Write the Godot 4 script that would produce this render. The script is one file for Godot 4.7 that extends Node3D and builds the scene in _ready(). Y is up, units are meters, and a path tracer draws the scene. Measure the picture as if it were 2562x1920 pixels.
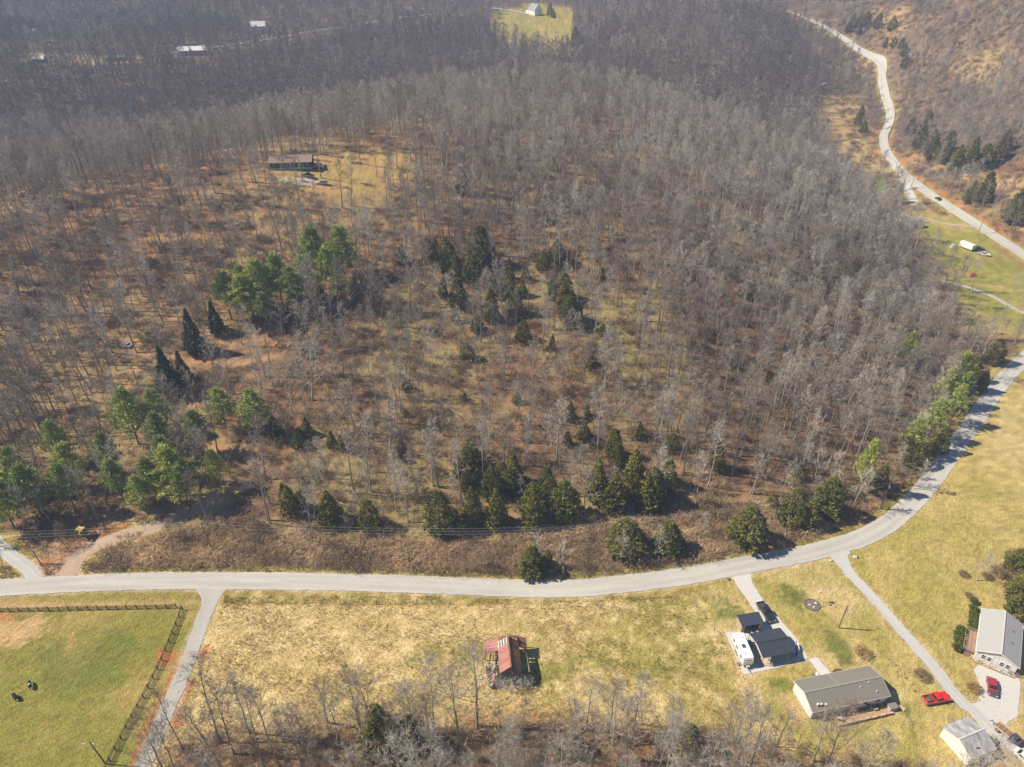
extends Node3D
# A wooded hill in late winter seen from a drone, with a country road, a paddock, an old barn and a few houses.

var cam_at := Vector3(0, 135, 0)
var surveyed := [-1.208,-1.117,-2.559035, -0.612,-1.141,-2.217894, 0,-1.141,0.7719597, 0.605,-1.19,-2.118935, 1.367,-1.382,3.872059, 1.069,-1.46,-4.357357, 1.575,-1.728,5.590472, -0.49,-0.737,2.478868, 0,-0.737,2.929088, 0.473,-0.737,2.588954, -0.98,-0.737,0.7858035, 0.98,-0.737,0.2835368, -1.082,-0.907,2.545022, 1.141,-1.006,2.593515, 1.808,-2.116,4.092819, 1.397,-1.768,-1.57557, 0.925,-1.379,-2.388179, 0.625,-1.263,-5.940638, 0,-1.236,-5.970079, -0.639,-1.236,-7.951054, -1.293,-1.263,-11.13005, 0.651,-1.362,8.8408, 0,-1.357,-2.298641, -0.504,-1.357,5.326317, -0.919,-1.351,12.00419, -1.36,-1.386,15.49681, 1.165,-1.676,-0.1665828, 0,-1.547,-0.4204706, 0,-1.756,7.235359, 0,-2.231,-10.08113, 0,-2.876,-3.98297, 0,-3.344,4.311059, 0,-3.629,-5.093489, 0.474,-1.559,-11.88, 0.506,-1.763,15.66569, 0.582,-2.221,7.147106, 0.715,-2.963,-0.3930161, 0.912,-3.483,-13.29743, 0.907,-1.842,-8.184723, 1.018,-2.223,11.03365, 1.144,-2.631,8.832344, 1.198,-3.089,1.907275, 1.325,-2.034,-15.49201, 1.415,-2.436,-4.573229, 1.602,-2.883,7.973406, 1.719,-2.611,-16.31281, -0.431,-1.559,-8.051014, -0.462,-1.77,5.803138, -0.525,-2.201,11.2583, -0.594,-2.656,-8.969578, -0.565,-3.028,-0.5023814, -0.891,-1.571,-5.817671, -0.966,-1.806,-9.376737, -0.956,-2.047,-1.320138, -1.07,-2.462,-16.26579, -0.892,-2.924,7.48005, -1.094,-2.816,14.12115, -1.238,-1.577,-1.191735, -1.528,-1.677,-4.333325, -1.268,-2.012,22.00455, -1.28,-1.814,-3.896883, -1.719,-2.034,-26.74418, -1.843,-2.34,14.64298, -1.71,-2.542,-17.4545, -1.48,-2.76,6.912931, -2.064,-2.78,-61.15371, 2.051,-2.913,-3.32541, 2.402,-3.112,-21.88356, 2.166,-3.171,8.173456, 2.091,-3.584,-9.256845, 2.04,-2.501,8.845127, 1.954,-2.64,1.398871, 2.355,-3.829,4.31293, 2.321,-4.309,5.162406, 2.601,-5.098,-22.36661, 2.355,-5.138,17.65174, 2.879,-5.802,-26.54721, 2.995,-6.128,-25.13819, 3.139,-6.483,-137.694, 3.142,-6.806,-21.78599, 3.084,-7.09,6.885028, 2.999,-7.535,-11.12859, 2.854,-7.9,-4.565242, 2.645,-8.108,0.5214206, 2.553,-6.186,26.50643, 2.593,-3.515,36.17186, 2.595,-3.826,-37.49609, 2.811,-4.195,19.97771, 2.882,-4.757,-15.71655, 3.138,-5.724,3.487129, 3.311,-6.431,151.6001, 3.206,-4.761,12.41062, 3.496,-5.402,15.02886, 3.49,-7.601,3.935326, 1.876,-5.682,-8.379673, 1.195,-5.345,19.09501, 0.721,-6.302,-3.992404, 1.411,-6.593,8.245921, 1.884,-6.444,13.74099, 0.83,-7.441,-8.392238, 1.617,-7.746,10.39286, 2.341,-7.528,12.34328, 0.505,-7.024,-6.096753, -0.152,-7.18,1.492055, 0.261,-8.06,3.594312, -0.132,-8.457,-0.6851475, 0.601,-8.63,-4.509832, -3.381,-5.303,-6.136972, -2.604,-5.508,-0.2493891, -1.84,-5.971,-2.227208, -0.953,-6.467,-2.797213, -3.69,-5.96,6.607502, -2.822,-6.128,5.047315, -1.994,-6.624,-2.882097, -1.01,-6.979,2.605668, -3.938,-6.435,-0.3833759, -2.761,-6.682,5.999645, -3.289,-6.474,-5.376465, -2.353,-7.535,-6.370283, -1.518,-7.92,0.159649, -1.788,-7.316,7.178596, -4.443,-7.653,4.139381, -5.072,-7.793,-2.458755, -4.019,-8.087,-6.680307, -4.196,-9.02,-0.416775, -5.643,-8.817,1.828159, -2.862,-8.412,4.560114, -1.981,-2.797,95.21754, -1.74,-3.021,-18.42986, -1.472,-3.334,-2.922508, -1.228,-3.638,5.513684, -0.87,-3.882,-2.279256, -0.518,-4.13,3.284193, -0.07,-4.319,-4.814237, 0.251,-4.442,15.15098, 0.51,-4.365,-0.6639479, 0.875,-4.155,13.14173, 1.19,-3.869,15.66347, 1.362,-3.617,14.81014, 1.513,-3.358,7.305132, 1.628,-3.056,-8.767568, -2.594,-3.706,2.838215, -2.152,-4.015,-10.81427, -1.562,-4.639,-0.9362729, -0.774,-5.242,-2.45145, 0.348,-5.628,-5.619779, 1.072,-4.825,-21.35598, 1.462,-4.337,-10.7671, 1.687,-3.93,-17.90495, -9,-9,-0.2964123, -5,-10,0.1642512, 0,-10.5,0.3904013, 5,-11,-0.7114478, 10,-10,-0.2911588, -11,-4,0.2919961, 9,-4,-1.222819, -12,-18,-0.0422784, 0,-19,-0.0199809, 12,-18,0.1112441, 6,-1.5,-0.6130724, -6,-1.5,0.4613997, -3,-0.8,0.5411423, 3.3,-1.2,0.243848, 3.3,-2.3,-2.07533, 3,0.6,-0.4418723, -3,0.6,-0.1392406, 0,0.6,0.5010629, 6,0.6,0.4695041, -6,0.6,-0.1724071, -2.6,-1.9,0.3084024, 13,0,0.158476, -13,0,-0.0646059, 0,-0.2,-1.093558, -1.2,-0.2,0.8878143, 1.5,-0.2,0.2302221, 23.530714,0.3562333,-2.8617897]
var heights := PackedFloat32Array()
var rng := RandomNumberGenerator.new()
var n_big := FastNoiseLite.new()
var n_mid := FastNoiseLite.new()
var n_fine := FastNoiseLite.new()
var mats := {}
var taken := {}
var grain: ImageTexture
var rough_height: ImageTexture
var metal_streak: ImageTexture
var soft_grain: ImageTexture
var n_tiny := FastNoiseLite.new()
var near_road := PackedFloat32Array()     # metres to the nearest made road, on a 1 m grid
var near_track := PackedFloat32Array()    # metres to the nearest dirt track
const RX := -170
const RZ := -840
const RW := 520
const RH := 800

# ---------------------------------------------------------------- plan of the place (x, z in metres)
var main_road := [-200,-108.5, -149.7,-112.6, -122.8,-115.1, -99.3,-116.5, -75.1,-117.2, -41.6,-116.8, -17.4,-115.8, -0.3,-115.0, 11.4,-114.8, 22.1,-115.6, 41.3,-118.5, 56.3,-121.8, 72.4,-125.5, 82.6,-128.5, 91.1,-131.7, 100.3,-137.0, 110.3,-145.0, 120.7,-154.9, 135.2,-169.6, 151.1,-186.2, 166.8,-202.5, 185.5,-219.5, 211.6,-240.2, 236,-262, 243,-276]
var drive_left := [-71.8,-115.6, -71.2,-112.4, -70.9,-109.7, -70.8,-105.3, -70.4,-98.7, -70.0,-91.4, -70.1,-85.4, -70.1,-78.4, -69.9,-72.1, -69.6,-66.4, -69.4,-56]
var drive_right := [82.3,-127.0, 82.4,-124.6, 82.8,-120.1, 84.0,-116.4, 85.7,-111.1, 87.5,-104.5, 89.2,-98.7, 90.3,-94.8, 91.0,-91.4, 91.6,-87.8, 92.6,-85.3, 93.8,-83.3, 94.8,-80.0, 96.6,-77.3, 98.4,-74.6, 100.3,-71.9, 104,-66]
var pad_edge := [53.6,-119.6, 58.6,-120.4, 58.1,-116.6, 59.3,-111.1, 61.3,-106.2, 63.3,-101.4, 64.4,-95.8, 56.7,-93.4, 49.4,-91.8, 48.0,-102.4, 50.7,-102.6, 54.9,-103.7, 57.0,-105.8, 56.6,-107.5, 55.2,-112.9, 54.2,-115.9]
var walk_edge := [64.5,-95.6, 66.3,-96.0, 67.9,-92.2, 65.7,-91.4]
var yard_edge := [98.9,-93.0, 100.6,-94.2, 107.3,-91.6, 107.0,-89.8, 101.9,-82.3, 99.3,-81.2, 97.4,-79.3, 95.4,-79.0, 93.4,-82.4, 92.4,-85.2, 95.2,-85.2, 97.1,-87.2, 98.3,-89.6]
var dirt_road := [-107.9,-116.2, -108.6,-118.8, -108.9,-122.6, -108.6,-126.0, -105.6,-128.2, -99.9,-131.3, -93.0,-134.3, -86.5,-138.5, -82.3,-142.3, -79.0,-145.0]
var track_a := [-79.0,-145.0, -74.4,-148.2, -72.2,-152.6, -73.4,-157.1, -77.8,-160.2, -83.4,-162.1, -87.4,-163.5, -92.4,-166.0, -97,-172, -100,-182, -106.5,-195]
var track_b := [-122,-186, -121.2,-194.2, -121.9,-199.4, -106.5,-199.1, -99.3,-197.1, -90.3,-195.8, -78.2,-198.2, -81.0,-204.1, -87.9,-206.5]
var track_c := [-142.2,-254.9, -135.3,-255.6, -123.6,-256.0, -112.1,-257.0, -100.7,-258.8, -89.3,-260.8, -79.1,-266.4, -74,-274, -77,-283]
var gravel_left := [-175,-152, -140.0,-134.2, -130.4,-128.0, -124.1,-123.9, -118.6,-120.4, -115.0,-116.8]
var valley_road := [243,-276, 242.4,-285.0, 241.0,-313.0, 237.6,-325.8, 235.3,-338.0, 233.9,-357.9, 234.6,-381.4, 233.9,-403.9, 233.7,-423.0, 235.6,-439.5, 242.0,-467.0, 255.1,-500.1, 270.6,-528.2, 282.2,-557.9, 295.3,-599.3, 302.0,-621.1, 312.2,-645.9, 315.5,-662.8, 313.8,-681.3, 310.0,-702.1, 306.0,-727.8, 300.4,-755.1, 292.6,-777.9, 282.9,-797.0, 264.8,-811.0]
var valley_drive := [232.6,-417.1, 230.2,-410.5, 227.3,-401.1, 223.9,-388.0, 221.5,-379.1]
var valley_path := [213.5,-362.4, 217.3,-360.0, 219.7,-354.5, 223.7,-348.4, 232.0,-341.6]
var valley_lane := [186,-287, 191.6,-283.1, 197.4,-279.0, 202.6,-271.2, 205.3,-261.2, 207.3,-255.7, 209.6,-250.4, 214,-243]
var far_road := [-300,-662, -284,-665, -260,-684, -236,-706, -210,-722, -191.8,-735.1, -180.6,-742.4, -161.6,-754.2, -135.9,-783.7, -120.7,-803.0, -100.8,-821.2, -70,-850]
var far_drive := [-22,-892, -11.2,-886.3, -2.2,-883.7, 8.9,-872.0, 17,-863]
var clearing_house := [-106,-309, -98,-287, -76,-281, -58,-284, -41,-304, -46,-331, -64,-325, -84,-318]
var clearing_far := [-22,-878, -21,-783, -11,-741, 42,-709, 55,-704, 68,-884, 24,-930]
var front_wood := [-69,-50, -66,-74, -62,-77, -54,-80, -43,-81, -28,-81.5, -13,-82, 1,-81.5, 18,-81.5, 36,-81, 46,-78, 54,-74, 62,-73, 84,-70, 88,-66, 88,-50]
var bramble_edge := [-105,-121, -103,-128, -85,-132, -72,-138, -61,-132, -37,-129, -13,-130, 5,-131, 24,-136, 49,-140, 75,-143, 96,-149, 85,-135, 58,-127, 34,-121, -1,-119, -46,-121, -81,-122]
var valley_open := [200,-365, 222,-374, 229,-350, 241,-309, 232,-262, 206,-238, 176,-238, 190,-279, 196,-300, 202,-340]
var far_field := [-446,-676, -428,-643, -371,-631, -308,-635, -317,-657, -392,-674]
var valley_dry := [234,-576, 261,-612, 282,-603, 258,-547, 238,-469, 229,-430, 204,-430, 214,-504]
var red_field := [246,-318, 256,-360, 254,-388, 243,-441, 250,-460, 268,-390, 285,-372, 290,-330]
var right_clear := [323,-560, 334,-545, 330,-510, 320,-478, 313,-492, 315,-530]
var right_clear_up := [343,-776, 361,-736, 345,-687, 326,-650, 324,-675, 333,-731]
var small_lawn := [210,-425, 224,-425, 220,-403, 206,-402]
var wood_east := [-150.0, 128.0, -165.0, 134.0, -190.0, 150.0, -230.0, 166.0, -262.0, 174.0, -300.0, 180.0, -345.0, 180.0, -385.0, 186.0, -430.0, 198.0, -500.0, 212.0, -560.0, 226.0]

# ---------------------------------------------------------------- small helpers
class Shape:
	var v := PackedVector3Array()
	var c := PackedColorArray()
	var col := Color(1, 1, 1)
	func tri(a: Vector3, b: Vector3, d: Vector3) -> void:
		v.append(a); v.append(b); v.append(d)
		c.append(col); c.append(col); c.append(col)
	func quad(a: Vector3, b: Vector3, d: Vector3, e: Vector3) -> void:
		tri(a, b, d); tri(a, d, e)
	func box(p: Vector3, s: Vector3, bs := Basis.IDENTITY) -> void:
		var h := s * 0.5
		var q := []
		for k in 8:
			q.append(p + bs * Vector3(h.x if k & 1 else -h.x, h.y if k & 2 else -h.y, h.z if k & 4 else -h.z))
		quad(q[0], q[1], q[3], q[2]); quad(q[5], q[4], q[6], q[7]); quad(q[4], q[0], q[2], q[6])
		quad(q[1], q[5], q[7], q[3]); quad(q[2], q[3], q[7], q[6]); quad(q[4], q[5], q[1], q[0])
	func tube(a: Vector3, b: Vector3, ra: float, rb: float, n: int, capped := false) -> void:
		var w := (b - a).normalized()
		var u := w.cross(Vector3.UP if absf(w.y) < 0.9 else Vector3.RIGHT).normalized()
		var s := w.cross(u)
		for k in n:
			var t0 := TAU * k / n
			var t1 := TAU * (k + 1) / n
			var d0 := u * cos(t0) + s * sin(t0)
			var d1 := u * cos(t1) + s * sin(t1)
			if rb > 0.003:
				quad(a + d0 * ra, a + d1 * ra, b + d1 * rb, b + d0 * rb)
			else:
				tri(a + d0 * ra, a + d1 * ra, b)
			if capped:
				tri(b, b + d0 * rb, b + d1 * rb); tri(a, a + d1 * ra, a + d0 * ra)
	func slab(a: Vector3, b: Vector3, d: Vector3, e: Vector3, t: float) -> void:   # a quad with thickness downwards
		var n := Vector3(0, -t, 0)
		quad(a, b, d, e); quad(e + n, d + n, b + n, a + n)
		quad(a, a + n, b + n, b); quad(b, b + n, d + n, d); quad(d, d + n, e + n, e); quad(e, e + n, a + n, a)
	func extrude(p: PackedVector2Array, z0: float, z1: float) -> void:
		var t := Geometry2D.triangulate_polygon(p)
		for k in range(0, t.size(), 3):
			var a := p[t[k]]
			var b := p[t[k + 1]]
			var d := p[t[k + 2]]
			tri(Vector3(a.x, a.y, z1), Vector3(b.x, b.y, z1), Vector3(d.x, d.y, z1))
			tri(Vector3(a.x, a.y, z0), Vector3(d.x, d.y, z0), Vector3(b.x, b.y, z0))
		for k in p.size():
			var a := p[k]
			var b := p[(k + 1) % p.size()]
			quad(Vector3(a.x, a.y, z0), Vector3(b.x, b.y, z0), Vector3(b.x, b.y, z1), Vector3(a.x, a.y, z1))
	func frustum(x0: float, x1: float, w0: float, y0: float, x2: float, x3: float, w1: float, y1: float) -> Array:   # cab; returns its four side faces and the top
		var b := [Vector3(x0, y0, w0), Vector3(x1, y0, w0), Vector3(x1, y0, -w0), Vector3(x0, y0, -w0)]
		var t := [Vector3(x2, y1, w1), Vector3(x3, y1, w1), Vector3(x3, y1, -w1), Vector3(x2, y1, -w1)]
		var out := []
		for k in 4:
			var f := [b[k], b[(k + 1) % 4], t[(k + 1) % 4], t[k]]
			quad(f[0], f[1], f[2], f[3]); out.append(f)
		quad(t[0], t[1], t[2], t[3])
		return out
	func mesh() -> ArrayMesh:
		var a := []
		a.resize(Mesh.ARRAY_MAX)
		a[Mesh.ARRAY_VERTEX] = v
		a[Mesh.ARRAY_COLOR] = c
		var m := ArrayMesh.new()
		m.add_surface_from_arrays(Mesh.PRIMITIVE_TRIANGLES, a)
		return m

func lin(r: float, g: float, b: float) -> Color:
	return Color(r, g, b).linear_to_srgb()

func mat(r: float, g: float, b: float, rough := 0.9, metal := 0.0) -> StandardMaterial3D:
	var key := "%f %f %f %f %f" % [r, g, b, rough, metal]
	if not mats.has(key):
		var m := StandardMaterial3D.new()
		m.albedo_color = lin(r, g, b); m.roughness = rough; m.metallic = metal
		mats[key] = m
	return mats[key]

func mat_grain(r: float, g: float, b: float, rough := 0.9, scale := 0.3, tex: Texture2D = null) -> StandardMaterial3D:
	var m := StandardMaterial3D.new()
	m.albedo_color = lin(r, g, b); m.roughness = rough
	m.albedo_texture = tex if tex else soft_grain
	m.uv1_triplanar = true; m.uv1_world_triplanar = true; m.uv1_scale = Vector3.ONE * scale
	return m

func mat_tinted(rough := 0.95, scale := 0.0) -> StandardMaterial3D:
	var m := StandardMaterial3D.new()
	m.vertex_color_use_as_albedo = true; m.roughness = rough; m.metallic_specular = 0.2
	if scale > 0.0:
		m.albedo_texture = soft_grain
		m.uv1_triplanar = true; m.uv1_world_triplanar = true; m.uv1_scale = Vector3.ONE * scale
	return m

func numbered(called: String) -> String:
	if not taken.has(called):
		taken[called] = 0
		return called
	taken[called] += 1
	return "%s_%03d" % [called, taken[called]]

func tag(o: Node, label: String, category := "", group := "", kind := "") -> void:
	if label: o.set_meta("label", label)
	if category: o.set_meta("category", category)
	if group: o.set_meta("group", group)
	if kind: o.set_meta("kind", kind)

func thing(called: String, label: String, category: String, at: Vector3, turn := 0.0, group := "") -> Node3D:
	var o := Node3D.new()
	o.name = numbered(called); add_child(o)
	o.position = at; o.rotation.y = turn
	tag(o, label, category, group)
	return o

func part(parent: Node, called: String, s: Shape, m: Material) -> MeshInstance3D:
	var o := MeshInstance3D.new()
	o.name = called; o.mesh = s.mesh(); o.material_override = m
	parent.add_child(o, true)
	return o

func part_mesh(parent: Node, called: String, me: Mesh, m: Material, at := Transform3D.IDENTITY) -> MeshInstance3D:
	var o := MeshInstance3D.new()
	o.name = called; o.mesh = me; o.material_override = m; o.transform = at
	parent.add_child(o, true)
	return o

func boxpart(parent: Node, called: String, p: Vector3, s: Vector3, m: Material, bs := Basis.IDENTITY) -> MeshInstance3D:
	var sh := Shape.new()
	sh.box(p, s, bs)
	return part(parent, called, sh, m)

func structure(called: String, me: Mesh, m: Material) -> MeshInstance3D:
	var o := MeshInstance3D.new()
	o.name = numbered(called); o.mesh = me; o.material_override = m
	add_child(o); o.set_meta("kind", "structure")
	return o

func pts(a: Array) -> PackedVector2Array:
	var o := PackedVector2Array()
	for k in range(0, a.size(), 2):
		o.append(Vector2(a[k], a[k + 1]))
	return o

func smooth_line(a: Array, step: float) -> PackedVector2Array:
	var p := pts(a)
	var cu := Curve2D.new()
	for k in p.size():
		var t := (p[mini(k + 1, p.size() - 1)] - p[maxi(k - 1, 0)]) / 6.0
		cu.add_point(p[k], -t, t)
	cu.bake_interval = step
	return cu.get_baked_points()

# ---------------------------------------------------------------- the lie of the land
func bake_heights() -> void:
	var n: int = (surveyed.size() - 3) / 3
	var px := PackedFloat64Array()
	var pz := PackedFloat64Array()
	var pw := PackedFloat64Array()
	for k in n:
		px.append(surveyed[k * 3]); pz.append(surveyed[k * 3 + 1]); pw.append(surveyed[k * 3 + 2])
	var c0: float = surveyed[n * 3]
	var c1: float = surveyed[n * 3 + 1]
	var c2: float = surveyed[n * 3 + 2]
	heights.resize(121 * 95)
	for j in 95:
		var z := (-2016.0 + 24.0 * j) / 100.0
		for i in 121:
			var x := (-1440.0 + 24.0 * i) / 100.0
			var s := c0 + c1 * x + c2 * z
			for k in n:
				var r := (x - px[k]) * (x - px[k]) + (z - pz[k]) * (z - pz[k])
				if r > 1e-9:
					s += pw[k] * r * log(r) * 0.5
			heights[j * 121 + i] = s

func cr(a: float, b: float, c: float, d: float, t: float) -> float:
	return b + 0.5 * t * (c - a + t * (2.0 * a - 5.0 * b + 4.0 * c - d + t * (3.0 * (b - c) + d - a)))

func hgt(x: float, z: float) -> float:
	var fx := clampf((x + 1440.0) / 24.0, 1.0, 117.999)
	var fz := clampf((z + 2016.0) / 24.0, 1.0, 91.999)
	var i := int(fx)
	var j := int(fz)
	var u := fx - i
	var o := (j - 1) * 121 + i
	var r0 := cr(heights[o - 1], heights[o], heights[o + 1], heights[o + 2], u)
	o += 121
	var r1 := cr(heights[o - 1], heights[o], heights[o + 1], heights[o + 2], u)
	o += 121
	var r2 := cr(heights[o - 1], heights[o], heights[o + 1], heights[o + 2], u)
	o += 121
	var r3 := cr(heights[o - 1], heights[o], heights[o + 1], heights[o + 2], u)
	var t := (cr(r0, r1, r2, r3, fz - j) - 1.1) / 0.4
	return 0.4 * (t if t > 20.0 else log(1.0 + exp(t)))

func on(x: float, z: float, up := 0.0) -> Vector3:
	return Vector3(x, hgt(x, z) + up, z)

func stamp(line: PackedVector2Array, into: PackedFloat32Array, half: float, reach := 9) -> PackedFloat32Array:
	for p in line:
		var ci := int(floor(p.x)) - RX
		var cj := int(floor(p.y)) - RZ
		for j in range(maxi(cj - reach, 0), mini(cj + reach + 1, RH)):
			for i in range(maxi(ci - reach, 0), mini(ci + reach + 1, RW)):
				var d := Vector2(i + RX, j + RZ).distance_to(p) - half
				if d < into[j * RW + i]:
					into[j * RW + i] = d
	return into

func sample(a: PackedFloat32Array, x: float, z: float) -> float:
	var fx := x - RX
	var fz := z - RZ
	if fx < 0 or fz < 0 or fx >= RW - 1 or fz >= RH - 1:
		return 9.0
	var i := int(fx)
	var j := int(fz)
	var u := fx - i
	var w := fz - j
	var o := j * RW + i
	return lerpf(lerpf(a[o], a[o + 1], u), lerpf(a[o + RW], a[o + RW + 1], u), w)

func polygon_distance(poly: PackedVector2Array, p: Vector2) -> float:
	var d := 1e9
	for k in poly.size():
		d = minf(d, p.distance_squared_to(Geometry2D.get_closest_point_to_segment(p, poly[k], poly[(k + 1) % poly.size()])))
	return -sqrt(d) if Geometry2D.is_point_in_polygon(p, poly) else sqrt(d)

func road_z(x: float) -> float:
	for k in range(0, main_road.size() - 2, 2):
		if x <= main_road[k + 2]:
			return lerpf(main_road[k + 1], main_road[k + 3], clampf((x - main_road[k]) / (main_road[k + 2] - main_road[k]), 0, 1))
	return -276.0

func east_edge(z: float) -> float:
	for k in range(0, wood_east.size() - 2, 2):
		if z >= wood_east[k + 2]:
			return lerpf(wood_east[k + 1], wood_east[k + 3], clampf((z - wood_east[k]) / (wood_east[k + 2] - wood_east[k]), 0, 1))
	return 226.0

func seen_from_camera(x: float, y: float, z: float) -> Vector3:   # pixel of the 2562 x 1920 frame and depth, used to decide which repeats show largest
	var s := sin(deg_to_rad(33.5))
	var c := cos(deg_to_rad(33.5))
	var d := -(y - 135.0) * s - z * c
	return Vector3(1281 + 1778.0 * x / d, 960 - 1778.0 * ((y - 135.0) * c - z * s) / d, d)

var pines := [-68.2,-228.2,21, -62.2,-220.6,19, -60.1,-234.1,18, -78.7,-217.9,19, -84.8,-216.1,19, -95.9,-214.6,17, -88.9,-212.1,17, -73.6,-214.9,17, -109.7,-164.3,18, -128.3,-157.3,14, -99.2,-158.7,15, -89.7,-142.9,17, -89.1,-159.9,14, -124.5,-137.5,17, -116.5,-139.5,15, -130.0,-134.0,16, -104.5,-142.0,14, -94.7,-141.3,15, -74.6,-166.6,15, -85.0,-168.9,14, -86.1,-140.2,14, -97.2,-138.6,12, -131.1,-137.6,15, 96.8,-148.8,17, 137.3,-211.6,13, 140.0,-189.7,14, 138.2,-180.3,14, 127.4,-172.3,14, 150.0,-199.9,14, 117.2,-164.2,13, 146.3,-190.5,12, -91.5,-219.5,15, -71,-222,16, -82,-209,13, -103.5,-168,15, -95.0,-150.5,14, -110.5,-151,15, -120,-148,14, -80.5,-147.5,12, -134,-146,15]
var spruces := [-106.3,-183.6,17, -103.7,-200.6,16, -103.2,-187.6,12, -74.7,-220.3,12, -99.1,-208.9,12]
var cedars := [-20.6,-292.4,9, -24.0,-240.9,11, -11.3,-243.8,14, -31.1,-245.5,8, -18.6,-219.7,10, -7.2,-212.9,11, -1.0,-235.4,8, 15.6,-272.8,8, 3.7,-202.7,7, 17.5,-220.2,8, 22.2,-207.4,8, -20.3,-235.6,9, -5.1,-225.8,9, -14.3,-233.3,10, -40.2,-242.7,7, -58.6,-138.6,9, -47.6,-135.8,10, -37.0,-133.9,9, -18.8,-133.5,12, -10.5,-135.5,11, -4.1,-134.9,11, 5.3,-134.0,11, 13.4,-137.7,11, 23.0,-143.1,11, 27.1,-140.1,11, 32.6,-144.7,14, 37.2,-141.2,12, -12.3,-150.1,10, 0.5,-147.5,10, -5.8,-144.0,9, 28.8,-156.9,9, 17.0,-169.6,6, 42.5,-147.4,9, 9.3,-145.4,8, 4.7,-119.6,8.5, 8.6,-121.4,6, 28.6,-126.5,10, 39.2,-126.9,9, 59.9,-129.8,11, 74.0,-136.6,11, 83.8,-139.9,12, 77.7,-134.8,8, 158.3,-199.2,8, 172.9,-217.5,9, 128.0,-166.6,9, 117.4,-160.5,8, 158.1,-205.5,9, 103.7,-151.3,7, 256.5,-455.5,13, 251.9,-431.1,13, 254.3,-422.5,14, 254.2,-408.3,14, 259.6,-404.5,14, 265.4,-402.1,13, 272.6,-403.2,13, 278.3,-408.8,12, 267.2,-490.8,11, 261.2,-432.7,12, 275.2,-487.4,11, 258,-445,12, 266,-415,12, 247.9,-365.4,15, 243.8,-369.8,11, 251.8,-333.5,17, 248.6,-339.5,14, 256.4,-338.7,14, 253.7,-345.7,12, 259.4,-551.1,9, 250.6,-533.6,8, 246.8,-514.3,8, 322.9,-673.4,8, 323.7,-660.9,8, 319.8,-742.7,11, 328.0,-732.2,12, 331.9,-716.5,12, 335.2,-696.3,11, 319.0,-722.5,9, 325,-738,11, 314,-735,9, 323,-646,8, 319,-630,9, 313,-612,9, -25.6,-76.6,12, -19.6,-75.4,10, 33.6,-75.3,8, 10.8,-75.4,6, 124.1,-121.2,6, 120.4,-113.4,7, 118.5,-111.3,6, 116.8,-107.5,6, 119.4,-108.8,6.5, -23.4,-245.2,7.3, -28.4,-246.9,7.3, 18.9,-212.4,8.9, -24.2,-224.8,6.7, -27.3,-245.0,6.5, 19.5,-211.0,9.1, 11.6,-240.9,6.9, 0.9,-215.6,9.3, 16.6,-245.9,8.2, 3.6,-226.2,6.3, -8.6,-245.8,9.7, 15.7,-224.3,6.9, 18.3,-223.1,9.5, 14.6,-226.1,7.4, -0.9,-229.7,6.2, -19.1,-211.8,5.7, -12.6,-145.5,7.3, 23.6,-148.6,7.5, 57.8,-154.1,7.9, -1.0,-145.3,7.2, 10.3,-143.1,7.4, 25.3,-139.9,6.5, -11.4,-153.4,9.4, 29.5,-153.3,7.5, -2.9,-148.8,6.2, 35.6,-140.1,10.3, 38.4,-138.8,6.1, 5.4,-138.7,9.5, -61.0,-141.7,6.9, -52.0,-161.2,5.6, -60.2,-165.9,6.1, -48.8,-160.1,5.0, -69.0,-164.9,7.4, -62.0,-161.3,5.3]

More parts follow.
